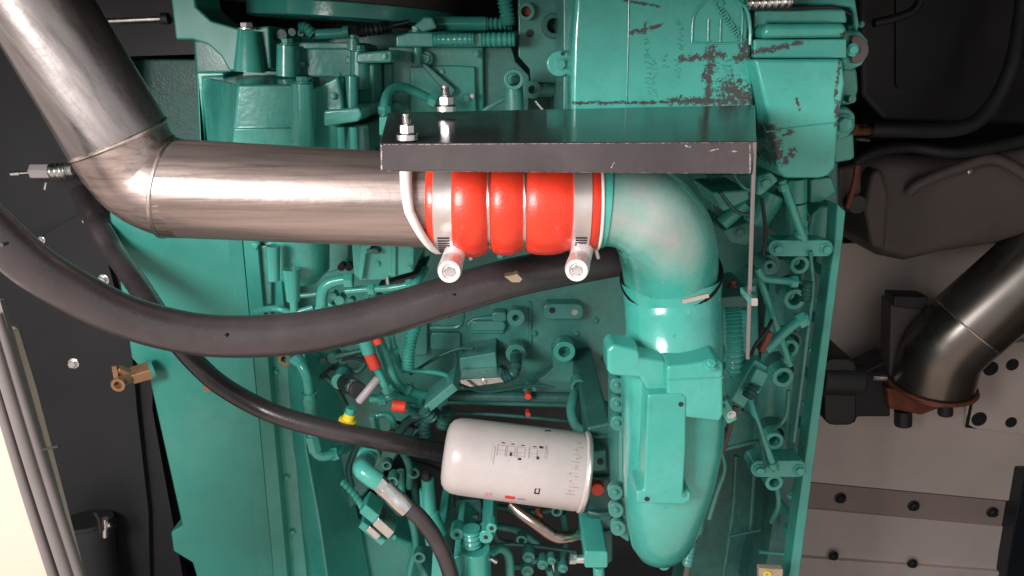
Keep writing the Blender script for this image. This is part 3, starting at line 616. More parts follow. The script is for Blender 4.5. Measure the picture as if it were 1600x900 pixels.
slant('lug', 1128,628,1146,660,18,-0.36,GREEN,nk,0.04); bolt(nk, 1143, 648, -0.36, 7, ZINC)
bolt(nk, 962, 541, -0.34, 12, GREEN, axis=(0.2,-0.5,0.9)); bolt(nk, 1110, 570, -0.387, 11, GREEN, axis=(0.1,-0.6,0.8))
for i, (x, y) in enumerate(((965,603),(965,632),(966,662),(962,770),(963,798),(966,826))):
    b = B(); b.poly(circ(x, y, 12, 16), -0.262, -0.253); b.boss(x, y, -0.25, -0.2645, 4, 10); put('scallop', b, GCAST, nk, bev=0.001)
blk([(968,590),(984,590),(984,850),(968,840)], -0.25, -0.15, nk, GCAST, 'back_flange', 0.003)
for x, y in ((1112,715),(1104,745),(1118,690)):
    b = B(); b.boss(x, y, -0.2, -0.28, 9, 14); put('scallop', b, GCAST, nk, bev=0.001)
b = B(); b.boss(1020,872,-0.3,-0.33,6,10); b.boss(1038,884,-0.27,-0.31,9,10); put('drain_plug', b, GCAST, nk)

# ================================================================== BLACK BRACKET
br = thing('heat_shield', 'black folded steel bracket over the red hose', 'bracket', P(890, 245, -0.4))
Yf, Ybk = -0.41, -0.25
def sheet(b, q, nrm, th):
    n = Vector(nrm).normalized()*th; a = b.ring(q); c = b.ring([p - n for p in q]); b.f.append(tuple(a)); b.f.append(tuple(reversed(c))); b.bridge(a, c)
fl_, fr_, bl_, br_ = P(593,224,Yf), P(1182,221,Yf), P(606,176,Ybk), P(1180,164,Ybk)
b = B(); sheet(b, [bl_, br_, fr_, fl_], (0,0,1), 0.0025); put('top_plate', b, BLACK, br, bev=0.0008)
b = B(); sheet(b, [fl_ + Vector((0,-0.0006,-0.0004)), fr_ + Vector((0,-0.0006,-0.0004)), P(1174,272,Yf-0.001), P(594,268,Yf-0.001)], (0,-1,0), 0.0025); LIPC = chipped('scuffed_black_lip', LIP, [seg(1072,228,1078,230,3,-0.411), seg(1108,236,1122,233,2.2,-0.411), seg(1142,236,1152,237,2.2,-0.411), seg(955,262,960,254,1.5,-0.411), seg(600,268,1170,272,1.6,-0.411), seg(600,226,1175,222.5,1.4,-0.411), seg(1172,226,1172,270,2,-0.411), seg(596,228,596,266,2,-0.411)], 0.35, 300, (0.42,0.36,0.36), 10.0, 5.0, 0.1)
put('front_lip', b, LIPC, br, bev=0.0016, keep=True)
b = B(); a0, a1 = P(1180,222,-0.4115), P(1169,562,-0.39); wv = Vector((0.0013,0,0)); dv = Vector((0,0.003,0))
i0 = b.ring([a0-wv, a0+wv, a0+wv+dv, a0-wv+dv]); i1 = b.ring([a1-wv, a1+wv, a1+wv+dv, a1-wv+dv]); b.bridge(i0, i1); b.f.append(tuple(i0)); b.f.append(tuple(reversed(i1))); put('strut', b, TRIM, br, bev=0.0005)
b = B(); b.poly(rr(1174,466,1184,478,2), -0.418, -0.39); put('nut', b, ZINC, br)
for (x, y, Y, l) in ((636,214,-0.40,'left'),(697,170,-0.275,'right')):
    t = thing('stud_bolt', 'zinc stud and flange nut at %s of black bracket top' % ('front left corner' if l == 'left' else 'rear edge, second from left,'), 'bolt', P(x, y, Y), 'studs on the black bracket')
    k = S(x, y, Y); p = P(x, y, Y)
    b = B(); b.lathe(p, p+Vector((0,0,1)), [(-0.002,k*17),(k*4,k*17),(k*7,k*13)], 24); put('flange', b, ZINC, t)
    b = B(); b.lathe(p+Vector((0,0,k*6)), p+Vector((0,0,k*20)), [(0,k*12.5),(0.85,k*12.5),(1,k*10.5)], 6); put('nut', b, ZINC, t, bev=0.0005)
    b = B(); b.corr([(x,y-14,Y),(x-2,y-36,Y)], 6.5, 2.2, 0.06); put('thread', b, ZINC, t)

# ================================================================== CHARGE AIR PIPE
ap = thing('charge_air_pipe', 'bare steel charge air pipe coming from top left into the red hose', 'pipe', P(300, 370, Yp))
q = [(-40,-140,-0.37),(25,-48,-0.36),(85,50,-0.35),(140,141,-0.342),(185,217,-0.335)]
b = B(); b.tube([P(*p) for p in q], [S(*p)*78 for p in q], 44); put('upper_section', b, STEEL2, ap)
q = sm([(179,207,-0.336),(185,217,-0.335),(204,249,-0.332),(232,278,-0.33),(268,294.5,-0.33),(280,295,-0.33)], 8)
b = B(); b.tube([P(*p) for p in q], [S(*p)*76.7 for p in q], 44); put('elbow', b, STEEL, ap)
q = [(268,294.5,Yp),(400,301,Yp),(540,308,Yp),(680,314,Yp)]
b = B(); b.tube([P(*p) for p in q], [S(*p)*(77 - i*1.3) for i, p in enumerate(q)], 44); put('straight_section', b, STEEL, ap)
bead(P(185,217,-0.335), P(204,249,-0.332)-P(165,185,-0.338), S(185,217,-0.335)*77, 0.0018, BEAD, 'weld_bead', ap)
bead(P(268,294.5,Yp), P(280,296,Yp)-P(256,291,Yp), S(262,294,Yp)*77, 0.0017, BEAD, 'weld_bead', ap)
# white seal cord around the pipe end, hanging a little askew
ws = thing('white_seal_ring', 'thick white cord seal around the steel pipe beside red hose', 'seal ring', P(660, 390, Yp))
c = P(658, 313, Yp); k = S(658, 313, Yp); n = 56; pts = []
for i in range(n+1):
    a = 2*math.pi*i/n; z = math.cos(a)*k*79; y = -math.sin(a)*k*84
    pts.append(c + Vector((-0.006*math.cos(a) - 0.004*math.sin(a) + 0.010*(1 if z < 0 else 0)*abs(z)/(k*79), y, z)))
b = B(); b.tube(pts, [k*(7.5 + 2.5*math.cos(2*math.pi*i/n)) for i in range(n+1)], 12, False); put('cord', b, WHITE, ws)

# ================================================================== RED HOSE
rh = thing('silicone_hose', 'bright red silicone bellows hose clamped between steel pipe and teal elbow', 'hose', P(800, 390, Yp))
kk = S(800, 316, Yp)
def hx(x): return P(x, 314.5 + (x-680)*0.012, Yp)
prof = [(672,75),(674,78),(688,78),(708,77),(711,80),(718,84.5),(730,87),(742,87),(752,85),(760,80),(764,75.5),(766,74.5),(768,75.5),(772,79.5),(779,82.5),(788,84),(798,83.5),(808,80.5),(815,75.5),(819,73),(822,75),(828,79),(838,81.5),(852,82.3),(866,81.5),(878,79),(886,75.5),(890,74),(918,74),(930,73.5),(932,71)]
b = B(); b.lathe(hx(672), hx(932), [((x-672)/260, r*kk) for x, r in prof], 56); put('bellows', b, RED, rh, ang=70)
for x in (765.5, 819): bead(hx(x), (1,0,0), kk*(76 if x < 800 else 74.3), 0.0014, ZINC, 'wire_ring', rh, 56)
bead(hx(934), (1,0,0), kk*71, 0.0014, WHITE, 'end_bead', rh, 56)
def clamp(x0, x1, r, bx, by, lab):
    t = thing('hose_clamp', lab, 'hose clamp', P((x0+x1)/2, by, Yp), 'band clamps on the red hose')
    L = hx(x1)-hx(x0)
    b = B(); b.lathe(hx(x0), hx(x1), [(0,r*kk),(0.03,(r+1.6)*kk),(0.97,(r+1.6)*kk),(1,r*kk)], 60); put('band', b, BAND, t)
    # worm slots on lower front of the band
    for i in range(9):
        a = R(-62 + i*4.2) ; # angle below horizontal front
        cc = (hx(x0)+hx(x1))/2 + Vector((0.002, -math.cos(R(52)-i*R(-4.0)+0)*0, 0))
        ang = R(32 + i*4.4); rad = (r+1.9)*kk
        pos = (hx(x0)+hx(x1))/2 + Vector((0, -math.cos(ang)*rad, -math.sin(ang)*rad))
        M = Matrix.Rotation(ang, 3, 'X')
        b = B(); b.box(pos, abs(x1-x0)*kk*0.62, 0.0006, 0.0013, M); put('worm_slot', b, DARK, t)
    pb = P(bx, by, -0.36); pe = P(bx-4, by+14, -0.40); k = S(bx, by, -0.37)
    top = P(bx+8, by-26, -0.352)
    b = B(); b.lathe(top, pb, [(0,k*12),(0.2,k*17),(1,k*18)], 22); put('saddle', b, BARREL, t, bev=0.001)
    b = B(); b.lathe(pb + (pb-pe)*0.6, pe, [(0,k*16),(0.1,k*18),(0.92,k*18.5),(1,k*16.5)], 28); brl = put('barrel', b, BARREL, t)
    d = (pe-pb).normalized()
    b = B(); b.annulus(pe - d*0.001, pe + d*0.0018, k*11, k*16.5); put('barrel_rim', b, BARREL, brl)
    b = B(); b.lathe(pe - d*0.001, pe + d*0.003, [(0,k*8),(0.7,k*8),(1,k*6.5)], 6); put('screw_head', b, ZINC, brl)
    b = B(); b.vc(bx+26, by-18, bx+30, by-4, -0.335, 4, 3, 10); put('band_tail', b, BAND, t)
clamp(683, 712, 78.5, 706, 410, 'left band clamp on the red hose, nearest the white seal')
clamp(890, 918, 74.5, 905, 408, 'right band clamp on the red hose, nearest the teal elbow')

# ================================================================== HOSES
bh_ = thing('coolant_hose', 'thick black rubber coolant hose sweeping across the engine', 'hose', P(400, 525, -0.33))
pts = [(-110,262,-0.46),(-50,322,-0.44),(0,371,-0.43),(50,414,-0.42),(110,452,-0.405),(180,488,-0.39),(250,511,-0.375),(325,524,-0.36),(410,525,-0.345),(500,516,-0.33),(600,493,-0.31),(700,463,-0.29),(800,434,-0.27),(900,414,-0.25),(990,398,-0.235),(1060,384,-0.22)]
q = sm(pts, 6); b = B(); b.tube([P(*p) for p in q], [S(*p)*(33.5 + 3.5*max(0.0, min(1.0, (200-p[0])/200)) - max(0, p[0]-500)*0.008) for p in q], 28); put('hose_body', b, HOSE, bh_)
for x, y, Y in ((2,383,-0.47),(351,527,-0.402),(709,464,-0.333)):
    b = B(); b.boss(x, y, Y+0.006, Y, 3.2, 10); put('dark_nick', b, INK, bh_)
b = B(); b.poly([(788,432),(802,430),(808,428),(816,436),(812,441),(800,441)], -0.311, -0.30); put('torn_label', b, PALEBROWN, bh_)
sh = thing('drain_hose', 'thin black hose running below the thick coolant hose', 'hose', P(400, 640, -0.1))
pts = [(128,296,0.19),(140,325,0.10),(154,352,0.03),(176,390,0.0),(215,445,-0.04),(262,515,-0.08),(305,566,-0.10),(350,605,-0.11),(420,643,-0.12),(500,668,-0.12),(590,687,-0.11),(650,698,-0.09),(720,712,-0.05)]
q = sm(pts, 6); b = B(); b.tube([P(*p) for p in q], [S(*p)*(17 if p[0] < 250 else 15.5) for p in q], 20); put('hose_body', b, HOSE, sh)
hh = thing('hydraulic_hose', 'black hydraulic hose with crimped steel end at the bottom', 'hose', P(640, 800, -0.12))
b = B(); b.pt([(622,782,-0.16),(655,808,-0.165),(682,845,-0.165),(702,890,-0.16),(715,960,-0.15)], 13, 18); put('hose_body', b, HOSE, hh)
b = B(); b.corr([(600,762,-0.16),(636,796,-0.165)], 15, 40, 0.03, 20); put('ferrule', b, ZINC, hh)
b = B(); b.vc(584,746,604,766,-0.16,14,14,6); b.vc(596,758,606,768,-0.16,11,11,12); put('nut', b, ZINC, hh, bev=0.001)
b = B(); b.pt([(575,706,-0.06),(574,718,-0.10),(566,732,-0.15),(578,744,-0.16),(590,752,-0.16)], 15, 18); put('elbow_fitting', b, GREEN, hh)
b = B(); b.rboss(576,714,-0.05,-0.10,10,18); put('collar', b, GREEN, hh)
# ================================================================== FILTER
ft = thing('spin_on_filter', 'white canister filter with black pictograms and red label mark', 'filter', P(805, 790, -0.14))
Yq = -0.16
A0, A1 = P(693,709,Yq), P(916,738,Yq); ax = A1-A0; kf = S(805,724,Yq)
pr = [(0,22),(0.004,36),(0.015,46),(0.04,53),(0.08,57.5),(0.14,59),(0.5,60),(0.93,61),(0.955,60),(0.965,62.5),(0.99,62.5),(1.0,59)]
b = B(); b.lathe(A0, A1, [(t, r*kf) for t, r in pr], 64); put('canister', b, FILT, ft, ang=50)
b = B(); b.lathe(A0+ax*0.968, A0+ax*0.992, [(0,62.8*kf),(0.3,64*kf),(0.7,64*kf),(1,62.8*kf)], 64); put('rolled_rim', b, BAND, ft)
qa = ax.normalized(); uf = (Vector((0,-1,0)) - qa*Vector((0,-1,0)).dot(qa)).normalized(); vf = qa.cross(uf)
if vf.z > 0: vf = -vf                        # vf points down the picture
cf = (CAM - (A0+A1)/2); cf = (cf - qa*cf.dot(qa)).normalized()
def fpt(t, ang, rad):                        # t along axis, ang down from the line facing the viewer
    e = cf; d = qa.cross(cf); d = d if d.z < 0 else -d
    return A0 + ax*t + (e*math.cos(ang) + d*math.sin(ang))*rad
def fscr(x, y):                              # photo pixel -> (t, angle) on the can
    t = (x-693)/223.0; yc = 709 + t*29; s = max(-0.98, min(0.98, (y-yc)/60.5)); return t, math.asin(s)
def mark(b, x0, y0, x1, y1, rad=60.9):
    t0, a0 = fscr(x0, y0); t1, a1 = fscr(x1, y1); r0 = (59 + max(0, t1-0.14)*2.53)*kf + 0.00045
    n = max(1, int(abs(a1-a0)/0.12))
    for i in range(n):
        u0, u1 = a0+(a1-a0)*i/n, a0+(a1-a0)*(i+1)/n
        b.quad([fpt(t0,u0,r0), fpt(t1,u0,r0), fpt(t1,u1,r0), fpt(t0,u1,r0)])
bk_, bg_ = B(), B()
for i, cx in enumerate((778, 792, 807, 825)):          # row of mounting pictograms
    for yy in (696, 704, 709): mark(bg_, cx-7, yy + i*1.6, cx+6, yy+1.2 + i*1.6)
    mark(bg_, cx-7, 696+i*1.6, cx-6, 712+i*1.6); mark(bg_, cx+5, 699+i*1.6, cx+6, 712+i*1.6)
    mark(bk_, cx-1, 692+i*2, cx+4, 694+i*2)
for x, y, ww, h in ((790,707,4,6),(803,715,5,4),(830,713,4,5),(833,698,6,4),(843,673,8,3)): mark(bk_, x, y, x+ww, y+h)
mark(bk_, 842, 670, 850, 671.2); mark(bk_, 841, 674, 843, 676); 
for yy in range(694, 720, 3):
    mark(bg_, 762, yy, 766 + random.uniform(-2, 2), yy+1.1); mark(bg_, 767.5, yy+4, 768.3, yy+7)
for yy in (679, 682, 685): mark(bg_, 842, yy, 848, yy+1)
for yy in range(697, 712, 3): mark(bg_, 842, yy, 846, yy+1.2)
for a, c, d, e in ((834,760,836,768),(840,760,842,768),(834,766,842,769),(836,760,841,761.5)): mark(bk_, a, c, d, e)
for yy in (772, 775): mark(bg_, 834, yy, 842, yy+1)
for k, yy in enumerate((693,700,703,714,716,728,738,742,748,762)):
    x = (892,895,887,894,889,888,880,889,882,883)[k]; mark(bg_, x, yy, x+4, yy+1.6); mark(bg_, x+1, yy+2.2, x+3, yy+3.2)
for i in range(5):
    for yy in range(690, 722, 4):
        if random.random() < 0.7: mark(bg_, 774+i*14, yy+i*1.6, 774+i*14+random.uniform(3, 9), yy+i*1.6+0.9)
for yy in range(697, 716, 2): mark(bk_ if yy % 3 else bg_, 842, yy, 842+random.uniform(2, 6), yy+0.9)
for k in range(16):
    yy = 690+k*5.2; mark(bg_, 884+random.uniform(-4, 8), yy, 890+random.uniform(0, 8), yy+1.1)
put('black_print', bk_, INK, ft); put('grey_print', bg_, INKG, ft)
b = B(); mark(b, 793, 771, 808, 777.5); put('red_label', b, REDP, ft)
b = B(); mark(b, 763, 767, 767, 773); mark(b, 769, 767, 773, 773.5); put('pink_print', b, ROSE, ft)
b = B(); mark(b, 812, 775, 824, 779); put('grey_label', b, GREYF, ft)
# filter head
fh = thing('filter_head', 'dark green filter head with red plug between filter and aftercooler', 'filter head', P(935, 860, -0.1))
blk([(917,668),(955,660),(958,880),(920,890)], -0.135, 0.0, fh, GDARK, 'body', 0.004)
blk([(922,706),(948,704),(950,736),(922,738)], -0.155, -0.13, fh, GCAST, 'pad', 0.003)
b = B(); b.boss(938,722,-0.15,-0.1565,5,12); put('hole', b, DARK, fh)
b = B(); b.boss(934,766,-0.1,-0.150,11,18); put('red_plug', b, REDP, fh, bev=0.002)
for y in (680, 745, 800, 830):
    b = B(); b.pt([(920,y,-0.136),(938,y+3,-0.14),(955,y,-0.136)], 4, 8); put('rib', b, GDARK, fh)
b = B(); b.vc(905,872,950,868,-0.19,0.1,0.1,6)
b = B(); b.poly(rr(913,862,950,888,4), -0.20, -0.12); b.vc(935,885,938,930,-0.17,9,9); put('outlet_block', b, GREEN, fh, bev=0.002)
b = B(); b.vc(893,873,914,874,-0.18,7,7,14); b.vc(890,872,900,873,-0.18,9,8,6); put('nipple', b, ZINC, fh)
b = B(); b.boss(916,835,-0.1,-0.145,8,14); put('plug', b, RUST, fh)
cp = thing('drain_tube', 'bent brownish steel tube under the white filter', 'tube', P(850, 835, -0.12))
b = B(); b.pt([(800,788,-0.13),(815,802,-0.14),(840,820,-0.15),(862,836,-0.15),(880,840,-0.15),(908,836,-0.14)], 10, 16); put('tube_body', b, mat('brownish_steel', (0.42,0.33,0.29), 0.25, 1.0, var=0.15, scale=30), cp)
b = B(); b.boss(842,808,-0.11,-0.14,6,10); put('rust_spot_nut', b, RUST, cp)
tb([(905,605,-0.05),(896,622,-0.07),(893,645,-0.08),(902,668,-0.09),(925,676,-0.10),(945,678,-0.10)], 8, GCAST, fh, 'oil_pipe')
b = B(); b.rboss(904,604,0.0,-0.06,8,12); put('collar', b, GCAST, fh); b = B(); b.vc(930,668,940,690,-0.12,9,9,6); put('nut', b, GCAST, fh, bev=0.001)

# ================================================================== SMALL LINES, VALVES (mid-left)
fl2 = thing('injector_lines', 'bundle of teal fuel lines with red sleeves in the middle of the engine', 'fuel lines', P(620, 610, -0.05))
def ln(pts, r, nm='fuel_line', m=GREEN): return tb(pts, r, m, fl2, nm)
ln([(568,525,-0.08),(578,552,-0.08),(590,578,-0.08),(604,606,-0.08),(622,620,-0.07),(664,629,-0.05)], 6.5)
ln([(588,522,-0.07),(604,560,-0.07),(616,594,-0.07),(634,610,-0.06),(672,620,-0.05)], 8)
ln([(610,515,-0.06),(616,545,-0.06),(628,580,-0.05)], 5); ln([(628,579,-0.05),(660,580,-0.05),(690,584,-0.05),(712,594,-0.05)], 4)
ln([(578,622,-0.07),(596,623,-0.07),(612,618,-0.07)], 7)
b = B(); b.vc(568,524,577,552,-0.085,12,11,16); put('sleeve', b, GREEN, fl2, bev=0.001)
b = B(); b.vc(577,552,587,575,-0.085,9.5,9.5,14); put('red_sleeve', b, REDP, fl2, bev=0.001)
b = B(); b.vc(613,633,634,636,-0.085,10,9,14); put('red_sleeve', b, REDP, fl2, bev=0.001)
b = B(); b.vc(588,528,592,536,-0.085,8,8,12); put('red_sleeve', b, REDP, fl2)
ln([(634,637,-0.07),(650,644,-0.06),(668,640,-0.05)], 7, m=GCAST)
b = B(); b.corr([(650,505,-0.06),(642,530,-0.06),(638,555,-0.06),(637,576,-0.06)], 9, 5); put('corrugated_sleeve', b, GREEN, fl2)
slant('connector', 666,641,712,604,14,-0.075,GCAST,fl2,0.03); b = B(); b.corr([(662,640,-0.075),(676,652,-0.07)], 8, 6); put('connector_end', b, GDARK, fl2)
lt = thing('return_line', 'bent teal return line with crimped sleeve left of the red capped lines', 'tube', P(490, 690, -0.05))
tb([(448,562,-0.05),(466,566,-0.07),(478,585,-0.075),(483,612,-0.075),(486,650,-0.075),(489,690,-0.075),(493,706,-0.075),(505,713,-0.075),(524,708,-0.07),(545,698,-0.05)], 8, GREEN, lt)
b = B(); b.corr([(483,614,-0.075),(486,654,-0.075)], 11, 14, 0.08); put('sleeve', b, GREEN, lt)
b = B(); b.vc(487,680,493,704,-0.075,11,11,6); put('nut', b, GREEN, lt, bev=0.001)
b = B(); b.vc(442,562,456,563,-0.05,11,11,6); b.rboss(444,562,-0.03,-0.06,5,10); put('union', b, BRASS, lt, bev=0.001)
b = B(); b.vc(458,556,474,572,-0.07,12,9,14); put('crimp', b, GREEN, lt, bev=0.001)
vk = thing('shutoff_valve', 'black knob valve with grey lever beside teal fuel lines', 'valve', P(552, 604, -0.06))
b = B(); b.cyl(P(540,598,-0.06), P(560,610,-0.10), 0.0125, 0.011, 24); put('knob', b, DARK, vk, bev=0.002)
b = B(); b.annulus(P(551,604,-0.09), P(554,606,-0.095), 0.0075, 0.0095); put('ring', b, ZINC, vk)
b = B(); b.st([(561,627,-0.11),(575,610,-0.11),(590,592,-0.105)], 6.5, 12); put('lever', b, GREYF, vk)
b = B(); b.boss(530,597,0.0,-0.06,13,12); put('valve_base', b, GREEN, vk, bev=0.001)
yc = thing('yellow_cap', 'small yellow plastic cap on a teal fitting above drain hose', 'cap', P(548, 666, -0.08))
b = B(); b.lathe(P(540,667,-0.11), P(547,646,-0.11), [(0,S(548,660,-0.085)*14),(0.55,S(548,660,-0.085)*13),(0.6,S(548,660,-0.085)*9),(1,S(548,660,-0.085)*8)], 20); put('cap_body', b, YELLOW, yc, bev=0.001)
b = B(); b.vc(546,648,549,637,-0.11,8,8,16); put('fitting', b, GREEN, yc)
ps = thing('pressure_sensor', 'small teal fitting with curved pipe right of yellow cap', 'sensor', P(590, 660, -0.06))
b = B(); b.vc(583,648,588,676,-0.07,8,8,6); put('body', b, GREEN, ps, bev=0.001)
tb([(588,650,-0.07),(604,648,-0.07),(614,658,-0.07),(615,676,-0.06)], 5, GREEN, ps, 'pipe'); b = B(); b.vc(612,672,612,682,-0.07,5,5,10); put('tip', b, BRASS, ps)
# loose dark hoses and clutter behind the drain hose end
for i, p in enumerate(([(630,690,-0.03),(650,660,-0.03),(680,650,-0.03),(700,660,-0.03)], [(622,676,-0.04),(640,656,-0.04),(668,646,-0.04)])):
    tb(p, 7, GDARK, eng, 'looped_hose')
b = B(); b.corr([(668,690,-0.05),(664,665,-0.05),(680,640,-0.05)], 9, 6, .2); put('corrugated_sleeve', b, GDARK, eng)
# more pipework in the deep lower part
lw = thing('lower_pipework', 'tangle of dark teal pipes and unions deep under the white filter', 'pipes', P(720, 840, 0.06))
for pts, r, m in (([(640,730,0.0),(650,780,0.02),(648,840,0.04),(660,960,0.05)],6,GDARK), ([(700,800,0.06),(760,790,0.08),(830,800,0.08),(905,790,0.06)],5,GDARK), ([(690,835,0.05),(720,822,0.05),(800,826,0.06),(840,850,0.06)],6,GCAST),
  ([(770,800,0.05),(775,840,0.05),(800,850,0.06)],5,GDARK), ([(640,800,0.0),(650,850,0.0),(640,900,0.0),(650,960,0.0)],6,GREEN), ([(880,800,0.0),(884,850,0.02),(870,900,0.03),(872,960,0.03)],6,GDARK), ([(610,690,-0.02),(628,705,-0.02),(640,730,-0.02),(640,760,0.0)],6,GCAST), ([(560,690,0.0),(545,730,0.0),(550,760,0.0)],5,GDARK)):
    tb(pts, r, m, lw, 'pipe')
for x, y, r, Y in ((646,740,10,-0.01),(604,728,8,-0.02),(628,795,9,0.0),(700,770,9,0.0),(760,800,8,0.03),(815,845,9,0.03),(655,872,10,-0.01),(690,815,7,0.0),(870,800,9,0.0)):
    b = B(); b.rboss(x, y, Y+0.02, Y-0.01, r*0.5, r); b.boss(x, y, Y+0.02, Y, r*0.6); put('union', b, GCAST, lw, bev=0.001)
for x0,y0,x1,y1 in ((690,700,712,745),(880,690,905,730),(612,770,625,800)):
    b = B(); b.corr([(x0,y0,-0.01),(x1,y1,0.0)], 7, 5, 0.2); put('corrugated_sleeve', b, GDARK, lw)
# quick couplings lower left
qc = thing('diagnostic_plug', 'pair of silvery teal plug connectors hanging near the bottom', 'connector', P(590, 820, -0.1))
b = B(); b.corr([(538,755,-0.06),(556,775,-0.08),(568,794,-0.10)], 5, 7, 0.3); put('cable', b, GREEN, qc)
slant('plug', 566,795,590,815,17,-0.11,GREEN,qc,0.018); slant('plug_tip', 586,815,612,838,16,-0.115,ZINC,qc,0.016); slant('plug', 563,820,600,850,12,-0.10,GREEN,qc,0.014); slant('plug_tip', 574,826,592,842,11,-0.106,ZINC,qc,0.01)
b = B(); b.pt([(616,840,-0.10),(640,850,-0.09)], 4, 8); put('pin', b, GREEN, qc)
# upright lines between hydraulic hose and filter
ur = thing('fuel_pump_pipes', 'upright teal pump pipes left of the white filter base', 'pipe', P(675, 830, -0.06))
b = B(); b.vc(668,748,672,800,-0.09,10,11,16); b.vc(672,800,684,836,-0.09,13,15,16); put('pipe', b, GREEN, ur, bev=0.001)
tb([(660,765,-0.07),(662,800,-0.07),(670,850,-0.07)], 5, GREEN, ur, 'pipe'); tb([(626,735,-0.05),(628,775,-0.05),(632,800,-0.05)], 6, GREEN, ur, 'pipe')
b = B(); b.boss(613,753,0,-0.06,9,16); b.rboss(613,753,-0.05,-0.07,5,9); put('boss', b, GCAST, ur)
b = B(); b.poly([(676,862),(690,858),(700,900),(695,960),(670,960)], -0.10, -0.02); put('bracket', b, GREEN, ur, bev=0.002)
b = B(); b.vc(664,738,667,748,-0.09,7,7,12); put('tip', b, DARK, ur)
# priming pump cluster at the bottom
pp = thing('priming_pump', 'teal fuel priming pump with knurled knob and lugs at bottom centre', 'pump', P(735, 880, -0.08))
b = B(); b.vc(742,856,744,960,-0.12,24,26,28); put('body', b, GREEN, pp, bev=0.002)
b = B(); b.corr([(736,826,-0.12),(738,852,-0.12)], 13, 6, 0.12); put('knurled_knob', b, GREEN, pp)
for x, y, r in ((714,836,11),(759,840,12),(768,826,9)):
    b = B(); b.boss(x, y, -0.06, -0.125, r, 18); put('lug', b, GREEN, pp, bev=0.002)
    b = B(); b.boss(x, y, -0.12, -0.1257, 3.5, 10); put('hole', b, DARK, pp)
b = B(); b.poly([(752,826),(770,816),(776,832),(764,856),(752,850)], -0.11, -0.06); put('lug_web', b, GREEN, pp, bev=0.003)
b = B(); b.poly([(708,872),(718,868),(740,890),(738,902),(710,900)], -0.13, -0.06); put('bracket', b, GREEN, pp, bev=0.002)
tb([(768,864,-0.09),(782,857,-0.09),(794,868,-0.09),(797,900,-0.09),(796,960,-0.09)], 7, GREEN, pp, 'pipe')
b = B(); b.vc(766,872,776,878,-0.12,4,4,8); put('nipple', b, ZINC, pp)
b = B(); b.poly(rr(712,782,752,815,4), -0.06, 0.0); b.vc(718,808,748,808,-0.07,5,5,10); put('valve_block', b, GDARK, pp, bev=0.002)
for x, y in ((720,796),(732,792),(744,802),(726,806)): bolt(pp, x, y, -0.06, 5, GDARK)
cl = thing('fuel_banjo_fittings', 'cluster of small dark teal banjo fittings at the bottom edge', 'fitting', P(850, 890, -0.05))
for x, y, r in ((826,872,10),(848,884,9),(824,894,10),(862,878,7),(880,890,8)):
    b = B(); b.boss(x, y, 0.0, -0.08, r, 16); put('boss', b, GCAST, cl, bev=0.002); bolt(cl, x, y, -0.08, r*0.7, GCAST)
tb([(800,885,-0.06),(820,884,-0.07),(850,870,-0.07),(880,878,-0.06)], 5, GCAST, cl, 'pipe'); tb([(858,960,-0.07),(862,910,-0.07),(858,890,-0.07)], 6, GCAST, cl, 'pipe')
b = B(); b.vc(864,878,866,930,-0.06,2,2,8); put('pin', b, ZINC, cl)

# ================================================================== AREA UNDER THE PIPE (oil cooler housings)
oc = thing('oil_cooler', 'bright teal housings below the steel pipe and above the coolant hose', 'oil cooler', P(520, 460, -0.05))
b = B(); b.vc(470,330,470,420,-0.11,44,44,36); b.lathe(P(470,419,-0.11), P(470,440,-0.11), [(0,S(470,420,-0.11)*42),(1,S(470,420,-0.11)*26)], 36); put('drum', b, GREEN, oc, bev=0.002)
b = B(); b.vc(427,384,428,438,-0.15,11,9,18); put('stud', b, GREEN, oc); b = B(); b.vc(455,420,458,470,-0.15,14,10,18); b.vc(458,462,460,486,-0.15,7,6,14); put('stud', b, GREEN, oc)
blk([(492,330),(545,330),(545,418),(500,430)], -0.05, 0.0, oc, GCAST, 'casting')
blk([(548,370),(570,372),(640,372),(648,380),(647,425),(600,438),(562,440),(552,428)], -0.14, -0.04, oc, GREEN, 'box', 0.003)
blk([(566,366),(590,372),(572,398),(566,440),(558,430)], -0.15, -0.1, oc, GREEN, 'rib', 0.002)
b = B(); b.vc(616,375,616,430,-0.142,4,4,10); b.vc(606,372,604,382,-0.142,4,4,10); put('rib', b, GREEN, oc)
blk([(572,390),(588,388),(594,396),(574,398)], -0.152, -0.13, oc, GDARK, 'recess', 0.001)
b = B(); b.vc(655,378,657,412,-0.06,8,8,14); b.vc(654,392,660,394,-0.06,10,10,6); put('stud', b, GREEN, oc)
tb([(552,437,-0.13),(530,438,-0.13),(510,446,-0.13),(503,462,-0.13),(503,495,-0.13)], 9, GREEN, oc, 'oil_pipe')
tb([(540,455,-0.12),(570,452,-0.12),(610,450,-0.12),(650,440,-0.12),(665,420,-0.1)], 5.5, GREEN, oc, 'oil_pipe')
tb([(400,486,-0.06),(430,482,-0.08),(460,488,-0.08),(490,480,-0.08)], 5, GREEN, oc, 'pipe'); tb([(470,462,-0.10),(490,460,-0.10),(505,455,-0.10)], 4, GCAST, oc, 'pipe')
tb([(420,478,-0.05),(440,486,-0.06),(480,492,-0.06)], 4, GDARK, oc, 'pipe')
for x, y, r in ((520,462,6),(530,470,8),(548,472,6),(572,462,5),(590,468,7),(515,480,6)):
    b = B(); b.boss(x, y, 0.0, -0.09, r, 14); put('boss', b, GREEN, oc, bev=0.001)
b = B(); b.vc(604,432,606,444,-0.145,3,3,8); put('pin', b, ZINC, oc)
b = B(); b.poly([(640,432),(662,424),(660,432),(600,452),(590,448)], -0.10, -0.06); put('gasket', b, DARK, oc)
blk([(398,384),(424,384),(424,500),(410,500)], -0.04, 0.02, oc, GCAST, 'casting', 0.002)
